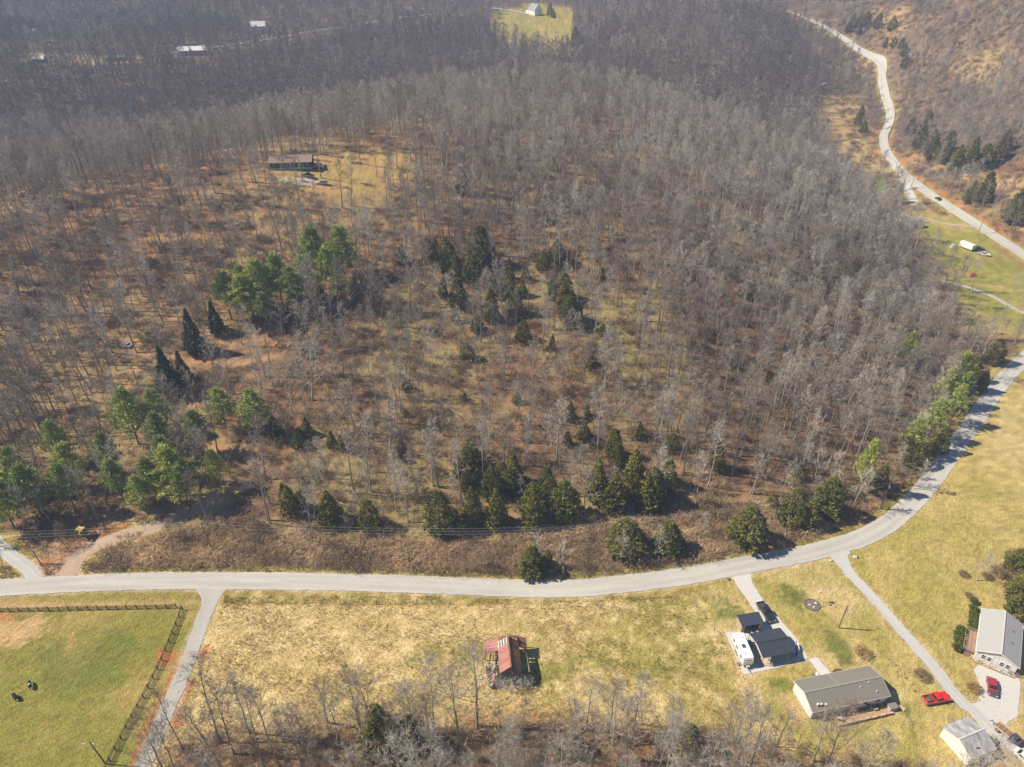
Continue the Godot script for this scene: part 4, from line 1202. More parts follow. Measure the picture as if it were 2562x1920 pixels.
func grey_bungalow() -> void:
	var t := thing("manufactured_house", "long white house with weathered grey shingle roof below the carport", "house", on(67.45, -86.77), deg_to_rad(11.9))
	var white := mat_grain(0.74, 0.74, 0.76, 0.7, 0.5)
	var shingle := mat_grain(0.215, 0.205, 0.185, 0.95, 0.16)
	var pale := mat_grain(0.29, 0.275, 0.24, 0.95, 0.3)
	part(t, "wall", gable_walls(16.9, 6.6, 2.75, 4.0), white)
	gable_roof(t, 16.9, 6.6, 2.75, 4.0, 0.3, shingle, pale, mat(0.62, 0.60, 0.55))
	# the valley of the porch gable seen as a paler seam, the vents and the pipes
	var s := Shape.new()
	s.slab(Vector3(-1.0, 4.17, -0.1), Vector3(-0.8, 4.17, -0.1), Vector3(-0.9, 2.83, -3.55), Vector3(-1.1, 2.83, -3.55), 0.05)
	part(t, "roof_seam", s, pale)
	for p in [[3.2, 1.1], [5.4, -0.1 + 0.7], [6.2, 2.4]]:
		var v := Shape.new()
		var y: float = 4.14 - p[1] * 0.379
		v.tube(Vector3(p[0], y - 0.1, p[1]), Vector3(p[0], y + 0.35, p[1]), 0.09, 0.09, 8, true)
		part(t, "vent_pipe", v, mat(0.72, 0.72, 0.70))
	for p in [[-7.2, 2.6], [-6.5, 2.7], [-5.6, 2.9]]:
		var v := Shape.new()
		var y: float = 4.14 - p[1] * 0.379
		v.tube(Vector3(p[0], y - 0.1, p[1]), Vector3(p[0], y + 0.5, p[1]), 0.15, 0.15, 8, true)
		v.box(Vector3(p[0], y + 0.55, p[1]), Vector3(0.4, 0.1, 0.4))
		part(t, "roof_vent", v, mat(0.62, 0.60, 0.60))
	for x in [-7.4, -6.2, -2.5, 3.6, 6.4]:
		window(t, Vector3(x, 1.75, 3.3), 0.9, 1.0, 0.0, mat(0.7, 0.7, 0.7))
	for x in [-6.0, -3.2, 2.5, 5.8]:
		window(t, Vector3(x, 1.75, -3.3), 0.9, 1.0, PI, mat(0.7, 0.7, 0.7))
	window(t, Vector3(8.45, 1.7, 0.8), 0.9, 1.0, PI / 2, mat(0.7, 0.7, 0.7))
	boxpart(t, "skirting", Vector3(0, 0.12, 3.34), Vector3(16.8, 0.7, 0.06), mat(0.33, 0.32, 0.33))
	var d := boxpart(t, "door", Vector3(0.6, 1.35, 3.33), Vector3(0.95, 2.0, 0.06), mat(0.38, 0.36, 0.36))
	boxpart(d, "handle", Vector3(0.95, 1.35, 3.40), Vector3(0.08, 0.05, 0.08), mat(0.4, 0.38, 0.3, 0.3, 0.9))
	var e := boxpart(t, "door", Vector3(-2.0, 1.35, -3.33), Vector3(0.95, 2.0, 0.06), mat(0.5, 0.48, 0.46))
	boxpart(e, "handle", Vector3(-1.65, 1.35, -3.40), Vector3(0.08, 0.05, 0.08), mat(0.4, 0.38, 0.3, 0.3, 0.9))
	# garden wall behind the house, built of pinkish blocks
	var gw := thing("garden_wall", "low pinkish stone retaining wall edging the bed behind the long house", "wall", on(71.0, -81.6), deg_to_rad(12.5))
	var bm := BoxMesh.new()
	bm.size = Vector3(0.58, 0.32, 0.34)
	var stones := [mat(0.44, 0.32, 0.26), mat(0.50, 0.38, 0.31), mat(0.38, 0.27, 0.22)]
	for row in 2:
		for k in 20:
			part_mesh(gw, "stone", bm, stones[(k * 7 + row * 3) % 3], Transform3D(Basis(Vector3.UP, sin(k * 3.1) * 0.05), Vector3(-6.0 + k * 0.6 + row * 0.3, 0.15 + row * 0.33, sin(k * 1.7) * 0.03)))
	var bed := Shape.new()
	bed.col = Color(0.44, 0.30, 0.19)
	bed.slab(Vector3(64.5, 0.06, -81.9), Vector3(76.5, 0.06, -84.6), Vector3(76.9, 0.06, -83.2), Vector3(65.2, 0.06, -80.7), 0.2)
	structure("gravel_path", bed.mesh(), mat_tinted(1.0, 0.2))
	# what stands on that path
	var st := thing("wooden_steps", "pale weathered wooden steps leaning beside the garden wall", "steps", on(65.6, -81.9), deg_to_rad(-20))
	for k in 4: boxpart(st, "tread", Vector3(0, 0.2 + k * 0.22, -0.4 + k * 0.3), Vector3(1.2, 0.06, 0.32), mat(0.55, 0.49, 0.42))
	for k in [-1, 1]: boxpart(st, "stringer", Vector3(k * 0.62, 0.45, 0.05), Vector3(0.06, 0.25, 1.5), mat(0.50, 0.45, 0.40), Basis(Vector3.RIGHT, -0.6))
	var h := thing("pump_house", "small grey roofed box beside the end of the long house", "shed", on(77.25, -84.2), deg_to_rad(12))
	boxpart(h, "wall", Vector3(0, 0.5, 0), Vector3(1.6, 1.0, 1.35), mat(0.42, 0.40, 0.40))
	boxpart(h, "roof", Vector3(0, 1.06, 0), Vector3(1.85, 0.1, 1.6), mat_grain(0.22, 0.21, 0.19))
	var lum := thing("lumber_stack", "stack of yellow boards lying past the small grey box", "lumber", on(78.9, -84.6), deg_to_rad(-50))
	for k in 5:
		for r in 2: boxpart(lum, "board", Vector3(0, 0.06 + r * 0.07, -0.35 + k * 0.17), Vector3(2.6 - 0.2 * (k % 2), 0.055, 0.15), mat(0.52, 0.36, 0.18))
	yard_things()

func yard_things() -> void:
	var colors := [["white", 0.7, 0.7, 0.68], ["yellow", 0.5, 0.38, 0.06], ["dark grey", 0.06, 0.06, 0.07], ["cream", 0.55, 0.5, 0.4]]
	var spots := [[72.9, -83.9], [73.5, -83.7], [74.5, -84.3], [74.0, -83.8]]
	for k in 4:
		var c: Array = colors[k]
		var t := thing("plant_pot", "%s plant pot on the path behind the long house" % c[0], "plant pot", on(spots[k][0], spots[k][1], 0.04), k * 1.3)
		var s := Shape.new()
		var w := 0.34 if k == 2 else 0.25
		s.tube(Vector3(0, 0, 0), Vector3(0, 0.45, 0), w * 0.75, w, 10, true)
		part(t, "pot", s, mat(c[1], c[2], c[3], 0.6))
		var r := Shape.new()
		r.tube(Vector3(0, 0.45, 0), Vector3(0, 0.50, 0), w + 0.03, w + 0.03, 10, true)
		part(t, "rim", r, mat(c[1] * 0.9, c[2] * 0.9, c[3] * 0.9, 0.6))
		var f := Shape.new()
		rng.seed = 700 + k
		f.col = Color(1, 1, 1)
		for m in 14: twig(f, Vector3(0, 0.48, 0), (rand_dir() + Vector3(0, 1.4, 0)).normalized(), 0.5, 0.03)
		part(t, "dry_stems", f, mat(0.3, 0.2, 0.1))
	var grill := thing("barbecue_grill", "black barbecue grill against the shaded back wall", "grill", on(72.4, -84.7), 0.2)
	var g := Shape.new()
	g.tube(Vector3(-0.45, 0.95, 0), Vector3(0.45, 0.95, 0), 0.3, 0.3, 10, true)
	part(grill, "lid", g, mat(0.03, 0.03, 0.035, 0.4))
	boxpart(grill, "body", Vector3(0, 0.7, 0), Vector3(0.9, 0.3, 0.55), mat(0.04, 0.04, 0.045, 0.5))
	for k in [-1, 1]:
		for e in [-1, 1]: boxpart(grill, "leg", Vector3(k * 0.4, 0.28, e * 0.22), Vector3(0.05, 0.56, 0.05), mat(0.05, 0.05, 0.05))
	# front step of the long house with two chairs
	for k in 2:
		var c := thing("patio_chair", "metal patio chair beside the front walk of the long house", "chair", on(63.6 + k * 0.8, -91.2 - k * 0.25), -0.6 - k * 0.7, "chairs by the front walk")
		var m := mat(0.25, 0.17, 0.15) if k == 0 else mat(0.6, 0.58, 0.56)
		boxpart(c, "seat", Vector3(0, 0.42, 0), Vector3(0.55, 0.05, 0.55), m)
		boxpart(c, "backrest", Vector3(0, 0.75, -0.26), Vector3(0.55, 0.6, 0.05), m, Basis(Vector3.RIGHT, -0.15))
		for a in [-1, 1]:
			for b in [-1, 1]: boxpart(c, "leg", Vector3(a * 0.24, 0.2, b * 0.24), Vector3(0.04, 0.4, 0.04), m)
	var ring := thing("raised_bed", "dark brown oval raised bed at the end of the front walk", "garden bed", on(69.6, -92.3), 0.2)
	bed_ring(ring, 1.2, 0.7, mat(0.12, 0.075, 0.06), mat(0.09, 0.06, 0.05))
	var fire := thing("mulch_bed", "round dark mulch bed with pale stones on the lawn", "garden bed", on(70.3, -110.0), 0.0)
	bed_ring(fire, 1.75, 1.65, mat(0.17, 0.125, 0.11), mat(0.13, 0.095, 0.085))
	for p in [[-0.7, 0.1, 0.28], [0.9, -0.4, 0.34], [0.1, 0.75, 0.3]]:
		rock("bed_stone", "pale stone lying in the round mulch bed", "stones in the mulch bed", on(70.3 + p[0], -110.0 + p[1], 0.1), p[2], mat(0.5, 0.46, 0.42))
	var bird := thing("birdhouse", "white birdhouse on a thin pole beside the mulch bed", "birdhouse", on(71.7, -111.0))
	var s2 := Shape.new()
	s2.tube(Vector3(0, -0.2, 0), Vector3(0, 3.2, 0), 0.045, 0.045, 6)
	part(bird, "pole", s2, mat(0.42, 0.40, 0.30))
	boxpart(bird, "box", Vector3(0, 3.45, 0), Vector3(0.55, 0.5, 0.45), mat(0.75, 0.7, 0.68))
	for k in [-1, 1]: boxpart(bird, "roof", Vector3(0, 3.8, k * 0.14), Vector3(0.66, 0.05, 0.42), mat(0.6, 0.5, 0.46), Basis(Vector3.RIGHT, k * 0.6))
	rock("stump", "dark low stump on the lawn east of the mulch bed", "", on(74.5, -110.0), 0.26, mat(0.06, 0.05, 0.04))
	rock("boulder", "pale boulder on the grass beside the driveway mouth", "", on(86.3, -124.8), 0.55, mat(0.48, 0.44, 0.38))
	rock("boulder", "pale boulder on the verge west of the driveway mouth", "", on(79.6, -123.6), 0.4, mat(0.5, 0.46, 0.42))
	rock("boulder", "dark rock by the shed driveway entrance", "", on(52.6, -117.6), 0.4, mat(0.12, 0.10, 0.09))
	for p in [[95.2, -86.6], [96.0, -85.9], [94.4, -87.3], [97.2, -86.6]]:
		rock("bed_rock", "small brown stone edging the gravel bed by the white yard", "stones by the white yard", on(p[0], p[1]), 0.22, mat(0.36, 0.27, 0.2))
	rock("brush_pile", "small heap of dead brush on the lawn below the red pickup", "", on(88.0, -81.2), 0.5, mat(0.27, 0.20, 0.15))
	for k in range(6):
		rock("tree_root", "brown stump remnant in the lawn between house and drive", "stumps in the lawn", on(81.5 + k * 0.55 + sin(k * 2.2) * 0.5, -95.5 + k * 1.5), 0.22 + 0.08 * (k % 2), mat(0.27, 0.19, 0.11))

func bed_ring(t: Node3D, rx: float, rz: float, soil: Material, rim: Material) -> void:
	var s := Shape.new()
	for k in 24:
		var a := TAU * k / 24.0
		var b := TAU * (k + 1) / 24.0
		s.tri(Vector3(0, 0.22, 0), Vector3(cos(a) * rx, 0.1, sin(a) * rz), Vector3(cos(b) * rx, 0.1, sin(b) * rz))
	part(t, "soil", s, soil)
	for k in 18:
		var a := TAU * k / 18.0
		boxpart(t, "edging", Vector3(cos(a) * rx, 0.06, sin(a) * rz), Vector3(0.16, 0.24, rx * 0.32), rim, Basis(Vector3.UP, -a))

func rock(called: String, label: String, group: String, at: Vector3, r: float, m: Material) -> void:
	rng.seed = int(at.x * 31 + at.z * 17)
	var s := Shape.new()
	var ring := []
	for j in 5:
		var row := []
		for i in 9:
			var a := TAU * i / 9.0
			var u := PI * (j + 0.5) / 5.0
			row.append(Vector3(cos(a) * sin(u) * 1.25, cos(u) * 0.75 + 0.35, sin(a) * sin(u)) * r * rng.randf_range(0.8, 1.15))
		ring.append(row)
	for j in 4:
		for i in 9:
			s.quad(ring[j][i], ring[j][(i + 1) % 9], ring[j + 1][(i + 1) % 9], ring[j + 1][i])
	for i in 9: s.tri(ring[0][i], ring[0][(i + 1) % 9], Vector3(0, r * 1.05, 0))
	var o := part(self, numbered(called), s, m)
	o.position = at
	tag(o, label, "stone" if called != "brush_pile" else "brush pile", group)

func white_house() -> void:
	var t := thing("white_house", "white gabled house with pale grey shingle roof beside the white yard", "house", on(106.8, -98.96), deg_to_rad(-123.4))
	var white := mat_grain(0.80, 0.80, 0.80, 0.7, 0.5)
	part(t, "wall", gable_walls(12.6, 7.5, 2.9, 4.75), white)
	gable_roof(t, 12.6, 7.5, 2.9, 4.75, 0.3, mat_grain(0.40, 0.405, 0.41, 0.9, 0.16), mat(0.50, 0.50, 0.51), mat(0.78, 0.76, 0.78))
	for z in [-2.2, -1.1, 1.2, 2.3]: window(t, Vector3(6.3, 1.7, z), 0.75, 1.1, PI / 2, mat(0.78, 0.78, 0.78))
	for x in [-4.5, -1.5, 2.0, 4.6]: window(t, Vector3(x, 1.7, 3.75), 0.9, 1.1, 0.0, mat(0.7, 0.7, 0.7))
	for x in [-4.0, 0.0, 4.0]: window(t, Vector3(x, 1.7, -3.75), 0.9, 1.1, PI, mat(0.7, 0.7, 0.7))
	for p in [[1.5, -1.9], [-2.2, -2.0]]:
		var v := Shape.new()
		var y: float = 4.88 - absf(p[1]) * 0.493
		v.tube(Vector3(p[0], y - 0.1, p[1]), Vector3(p[0], y + 0.3, p[1]), 0.1, 0.1, 8, true)
		part(t, "vent_pipe", v, mat(0.1, 0.1, 0.1))
	var d := boxpart(t, "door", Vector3(6.33, 1.1, 0.1), Vector3(0.06, 2.1, 1.0), mat(0.7, 0.7, 0.72))
	boxpart(d, "handle", Vector3(6.4, 1.1, 0.45), Vector3(0.08, 0.06, 0.1), mat(0.4, 0.38, 0.3, 0.3, 0.9))
	boxpart(t, "downpipe", Vector3(6.36, 1.5, 0.75), Vector3(0.08, 2.8, 0.08), mat(0.7, 0.7, 0.7))
	# deck of brown boards along the west side
	var k := thing("timber_deck", "brown timber deck with railings along the white house", "deck", on(101.5, -99.7), deg_to_rad(-123.4))
	var brown := [mat(0.30, 0.20, 0.14), mat(0.36, 0.25, 0.18), mat(0.25, 0.165, 0.12)]
	var plank := BoxMesh.new()
	plank.size = Vector3(6.6, 0.05, 0.2)
	for n in 11: part_mesh(k, "plank", plank, brown[(n * 5) % 3], Transform3D(Basis.IDENTITY, Vector3(0, 0.72 + 0.004 * (n % 2), -1.1 + n * 0.22)))
	var post := BoxMesh.new()
	post.size = Vector3(0.1, 1.7, 0.1)
	for n in 6:
		part_mesh(k, "post", post, brown[0], Transform3D(Basis.IDENTITY, Vector3(-3.25 + n * 1.3, 0.8, 1.25)))
	for e in [-1, 1]: part_mesh(k, "post", post, brown[0], Transform3D(Basis.IDENTITY, Vector3(e * 3.25, 0.8, -1.1)))
	for r in 3: boxpart(k, "rail", Vector3(0, 1.0 + r * 0.27, 1.25), Vector3(6.6, 0.07, 0.05), brown[1])
	for e in [-1, 1]:
		for r in 3: boxpart(k, "rail", Vector3(e * 3.25, 1.0 + r * 0.27, 0.08), Vector3(0.05, 0.07, 2.3), brown[1])
	for n in 3: boxpart(k, "step", Vector3(3.6 + n * 0.3, 0.55 - n * 0.2, 0.4), Vector3(0.3, 0.06, 1.2), brown[2])
	var kd := thing("back_porch", "small brown porch at the far gable of the white house", "porch", on(110.6, -106.3), deg_to_rad(-123.4))
	for n in 8: boxpart(kd, "plank", Vector3(-1.0 + n * 0.26, 0.55, 0), Vector3(0.24, 0.05, 3.2), brown[n % 3])
	for e in [-1, 1]:
		boxpart(kd, "post", Vector3(-1.0, 0.8, e * 1.55), Vector3(0.1, 1.6, 0.1), brown[0])
		boxpart(kd, "rail", Vector3(0, 1.3, e * 1.55), Vector3(2.1, 0.07, 0.05), brown[1])
	boxpart(kd, "rail", Vector3(-1.05, 1.3, 0), Vector3(0.05, 0.07, 3.1), brown[1])
	var fl := thing("flower_bed_edging", "low brown timber edging along the south gable of the white house", "garden edging", on(103.0, -92.9), deg_to_rad(-32))
	for n in 5: boxpart(fl, "timber", Vector3(-3.0 + n * 1.5, 0.12, 0.05 * (n % 2)), Vector3(1.45, 0.24, 0.2), brown[n % 3])
	for p in [[101.0, -94.9, 0.35], [104.4, -92.5, 0.4], [99.5, -95.6, 0.3], [106.0, -91.6, 0.45]]:
		var bt := round_bush(520 + int(p[2] * 100), 1.3, 1.0, 90, Color(0.24, 0.19, 0.09), true)
		bush("bed_plant", "small dry brown plant in the bed by the white gable", "plants by the white gable", bt, p[0], p[1], p[2] * 1.4, bark_mat)
	# ramp-like porch at the south east corner
	var pr := thing("corner_porch", "small brown corner porch at the south gable of the white house", "porch", on(106.6, -92.2), deg_to_rad(-32))
	for n in 7: boxpart(pr, "plank", Vector3(-0.8 + n * 0.26, 0.35, 0), Vector3(0.24, 0.05, 1.5), brown[(n + 1) % 3])
	for a in [-1, 1]: boxpart(pr, "post", Vector3(a * 0.9, 0.65, 0.75), Vector3(0.09, 1.3, 0.09), brown[0])
	boxpart(pr, "rail", Vector3(0, 1.2, 0.75), Vector3(1.9, 0.07, 0.06), brown[1])

func garage() -> void:
	var t := thing("garage", "white garage with a pale grey metal roof by the lower drive", "garage", on(88.0, -76.35), deg_to_rad(19.5))
	var white := mat_grain(0.80, 0.80, 0.79, 0.7, 0.5)
	part(t, "wall", gable_walls(5.9, 6.3, 2.75, 4.0), white)
	var x := 3.15
	var silver := [mat_grain(0.42, 0.43, 0.44, 0.5, 0.25, metal_streak), mat_grain(0.36, 0.37, 0.385, 0.5, 0.22, metal_streak), mat_grain(0.47, 0.475, 0.48, 0.5, 0.2, metal_streak)]
	for k in [-1, 1]:
		for n in 7:      # seven metal sheets a side
			var a := -x + n * 0.9
			var b := minf(a + 0.895, x)
			var lift := 0.004 * (n % 2)
			var s := Shape.new()
			s.slab(Vector3(a, 4.1 + lift, 0), Vector3(b, 4.1 + lift, 0), Vector3(b, 2.72 + lift, k * 3.45), Vector3(a, 2.72 + lift, k * 3.45), 0.05)
			part(t, "roof_sheet", s, silver[(n * 2 + k + 1) % 3])
	boxpart(t, "ridge_cap", Vector3(0, 4.13, 0), Vector3(6.3, 0.05, 0.3), mat(0.5, 0.5, 0.51))
	var d := boxpart(t, "garage_door", Vector3(2.98, 1.2, 0), Vector3(0.07, 2.4, 3.4), mat(0.62, 0.62, 0.64))
	for n in 4: boxpart(d, "panel", Vector3(3.03, 0.35 + n * 0.58, 0), Vector3(0.04, 0.52, 3.2), mat(0.7, 0.7, 0.72))
	window(t, Vector3(-0.5, 1.6, 3.15), 0.9, 0.9, 0.0, mat(0.6, 0.6, 0.6))
	var rod := boxpart(self, numbered("metal_bar"), Vector3.ZERO, Vector3(0.75, 0.1, 0.16), mat(0.03, 0.03, 0.03))
	rod.position = on(88.0, -76.35) + Basis(Vector3.UP, deg_to_rad(19.5)) * Vector3(-0.6, 3.30, 2.25)
	rod.rotation = Vector3(0.37, deg_to_rad(5), 0)
	tag(rod, "short dark bar lying on the pale garage roof", "bar")
	# timber frames beside it
	var f := thing("timber_planter", "two brown timber planter walls below the garage", "planter", on(92.6, -70.9), deg_to_rad(-70))
	for k in 2:
		for r in 3: boxpart(f, "timber", Vector3(0, 0.15 + r * 0.24, -0.9 + k * 1.8), Vector3(3.0, 0.22, 0.2), mat(0.24 + 0.04 * k, 0.11, 0.07))
	var soil := boxpart(f, "soil", Vector3(0, 0.2, 0), Vector3(2.9, 0.4, 1.6), mat_grain(0.40, 0.2, 0.1))
	soil.name = "soil"

func shed_and_carport() -> void:
	var t := thing("garden_shed", "brown shed with a flat dark blue roof at the pad corner", "shed", on(53.6, -103.9), deg_to_rad(10.2))
	var brown := [mat(0.42, 0.33, 0.28), mat(0.38, 0.295, 0.25), mat(0.45, 0.355, 0.30)]
	var board := BoxMesh.new()
	board.size = Vector3(0.36, 2.7, 0.05)
	for n in 13:
		part_mesh(t, "board", board, brown[(n * 2) % 3], Transform3D(Basis.IDENTITY, Vector3(-2.22 + n * 0.37, 1.2, -1.18)))
		if n < 2 or n > 10: part_mesh(t, "board", board, brown[n % 3], Transform3D(Basis.IDENTITY, Vector3(-2.22 + n * 0.37, 1.2, 1.18)))
	for n in 6:
		for e in [-1, 1]: part_mesh(t, "board", board, brown[(n + e + 3) % 3], Transform3D(Basis(Vector3.UP, PI / 2), Vector3(e * 2.42, 1.2, -0.95 + n * 0.38)))
	boxpart(t, "lintel", Vector3(0, 2.35, 1.2), Vector3(4.7, 0.4, 0.06), brown[0])
	var s := Shape.new()
	s.slab(Vector3(-2.65, 2.95, -1.45), Vector3(2.65, 2.95, -1.45), Vector3(2.65, 2.62, 1.5), Vector3(-2.65, 2.62, 1.5), 0.1)
	part(t, "roof", s, mat_grain(0.045, 0.06, 0.085, 0.45, 0.3))
	boxpart(t, "bench", Vector3(0, 0.8, -0.7), Vector3(4.2, 0.08, 0.7), mat(0.2, 0.14, 0.1))
	var c := thing("carport", "open black metal carport with ribbed roof over the concrete pad", "carport", on(56.5, -97.7), deg_to_rad(11.8))
	var black := mat_grain(0.040, 0.050, 0.066, 0.35, 0.3)
	var rib_m := mat(0.075, 0.095, 0.125, 0.35)
	var hl := 3.75
	for k in [-1, 1]:
		var r := Shape.new()
		r.slab(Vector3(-hl, 3.6, 0), Vector3(hl, 3.6, 0), Vector3(hl, 2.75, k * 3.2), Vector3(-hl, 2.75, k * 3.2), 0.04)
		part(c, "roof", r, black)
		for n in 17:
			var x := -hl + 0.1 + n * (2 * hl - 0.2) / 16.0
			var q := Shape.new()
			q.slab(Vector3(x - 0.035, 3.645, 0), Vector3(x + 0.035, 3.645, 0), Vector3(x + 0.035, 2.795, k * 3.21), Vector3(x - 0.035, 2.795, k * 3.21), 0.045)
			part(c, "roof_rib", q, rib_m)
	boxpart(c, "ridge_cap", Vector3(0, 3.66, 0), Vector3(2 * hl, 0.05, 0.3), black)
	var pole := BoxMesh.new()
	pole.size = Vector3(0.09, 2.75, 0.09)
	for k in [-1, 1]:
		for n in 6: part_mesh(c, "post", pole, mat(0.20, 0.22, 0.25, 0.5), Transform3D(Basis.IDENTITY, Vector3(-3.6 + n * 1.44, 1.37, k * 3.05)))
		boxpart(c, "beam", Vector3(0, 2.68, k * 3.05), Vector3(7.3, 0.09, 0.07), mat(0.12, 0.13, 0.15))
	var tr := thing("utility_trailer", "small white boat trailer parked along the carport end", "trailer", on(62.2, -97.6), deg_to_rad(70))
	hull(tr, 3.6, 1.3, mat(0.72, 0.72, 0.74, 0.4), mat(0.05, 0.06, 0.08))
	var at := thing("quad_bike", "dark quad bike standing under the eaves of the shed", "quad bike", on(54.3, -102.1), deg_to_rad(10))
	quad_bike(at, mat(0.05, 0.05, 0.06, 0.5))
	var rl := thing("ladder", "pale aluminium ladder lying behind the carport roof", "ladder", on(57.4, -101.9, 0.05), deg_to_rad(12))
	for k in [-1, 1]: boxpart(rl, "rail", Vector3(0, 0.06, k * 0.2), Vector3(2.6, 0.09, 0.05), mat(0.7, 0.7, 0.72, 0.4))
	for n in 8: boxpart(rl, "rung", Vector3(-1.1 + n * 0.31, 0.06, 0), Vector3(0.04, 0.04, 0.36), mat(0.6, 0.6, 0.62, 0.4))
	var pl := thing("plywood_ramp", "pale plywood ramp leaning on the pad beside the carport", "ramp", on(54.75, -94.7), deg_to_rad(-2))
	for k in 2:
		for r in 2:
			boxpart(pl, "sheet", Vector3(-0.45 + k * 0.86, 0.17 + r * 0.33, 0.5 - r * 0.92), Vector3(0.84, 0.03, 0.97), mat(0.53 + 0.04 * ((k + r) % 2), 0.45, 0.35), Basis(Vector3.RIGHT, 0.35))
	for k in [-1, 1]: boxpart(pl, "side_board", Vector3(k * 0.9, 0.25, 0.05), Vector3(0.05, 0.35, 1.9), mat(0.45, 0.38, 0.3), Basis(Vector3.RIGHT, 0.35))
	for p in [[52.6, -99.6], [52.9, -98.9]]:
		var b := thing("storage_bin", "grey storage bin between the camper and the carport", "bin", on(p[0], p[1], 0.04), 0.3, "bins by the carport")
		boxpart(b, "body", Vector3(0, 0.35, 0), Vector3(0.6, 0.7, 0.55), mat(0.25, 0.25, 0.27))
		boxpart(b, "lid", Vector3(0, 0.73, 0), Vector3(0.66, 0.06, 0.6), mat(0.4, 0.4, 0.42))

func hull(t: Node3D, l: float, w: float, m: Material, dark: Material) -> void:
	var s := Shape.new()
	var prof := [[-0.5, 0.42], [-0.2, 0.5], [0.15, 0.46], [0.38, 0.25], [0.5, 0.02]]
	for k in 4:
		for e in [-1, 1]:
			var a := Vector3(prof[k][0] * l, 1.0, e * prof[k][1] * w)
			var b := Vector3(prof[k + 1][0] * l, 1.05, e * prof[k + 1][1] * w)
			s.quad(a, b, Vector3(b.x * 0.9, 0.45, 0), Vector3(a.x * 0.9, 0.4, 0))
			s.quad(a, b, Vector3(b.x, b.y + 0.02, b.z * 0.7), Vector3(a.x, a.y + 0.02, a.z * 0.7))
	s.quad(Vector3(-0.5 * l, 1.0, -0.42 * w), Vector3(-0.5 * l, 1.0, 0.42 * w), Vector3(-0.45 * l, 0.4, 0.05), Vector3(-0.45 * l, 0.4, -0.05))
	part(t, "hull", s, m)
	boxpart(t, "floor", Vector3(-0.05 * l, 0.75, 0), Vector3(l * 0.6, 0.05, w * 0.6), mat(0.3, 0.3, 0.32))
	boxpart(t, "motor", Vector3(-0.53 * l, 1.15, 0), Vector3(0.35, 0.6, 0.35), dark)
	boxpart(t, "frame", Vector3(0.1 * l, 0.38, 0), Vector3(l * 1.2, 0.08, 0.1), dark)
	for e in [-1, 1]: wheel(t, Vector3(-0.12 * l, 0.3, e * w * 0.45), 0.3, 0.18)

func quad_bike(t: Node3D, m: Material) -> void:
	var s := Shape.new()
	s.extrude(PackedVector2Array([Vector2(-0.9, 0.55), Vector2(-0.85, 0.8), Vector2(-0.2, 0.78), Vector2(0.15, 0.95), Vector2(0.85, 0.8), Vector2(0.9, 0.5)]), -0.25, 0.25)
	part(t, "body", s, m)
	boxpart(t, "seat", Vector3(-0.3, 0.86, 0), Vector3(0.8, 0.12, 0.32), mat(0.03, 0.03, 0.03))
	boxpart(t, "handlebar", Vector3(0.35, 1.05, 0), Vector3(0.06, 0.06, 0.8), mat(0.3, 0.3, 0.3))
	for e in [-1, 1]:
		boxpart(t, "rack", Vector3(e * 0.65, 0.86, 0), Vector3(0.5, 0.04, 0.8), mat(0.5, 0.5, 0.52))
		for k in [-1, 1]: wheel(t, Vector3(e * 0.6, 0.3, k * 0.42), 0.3, 0.24)

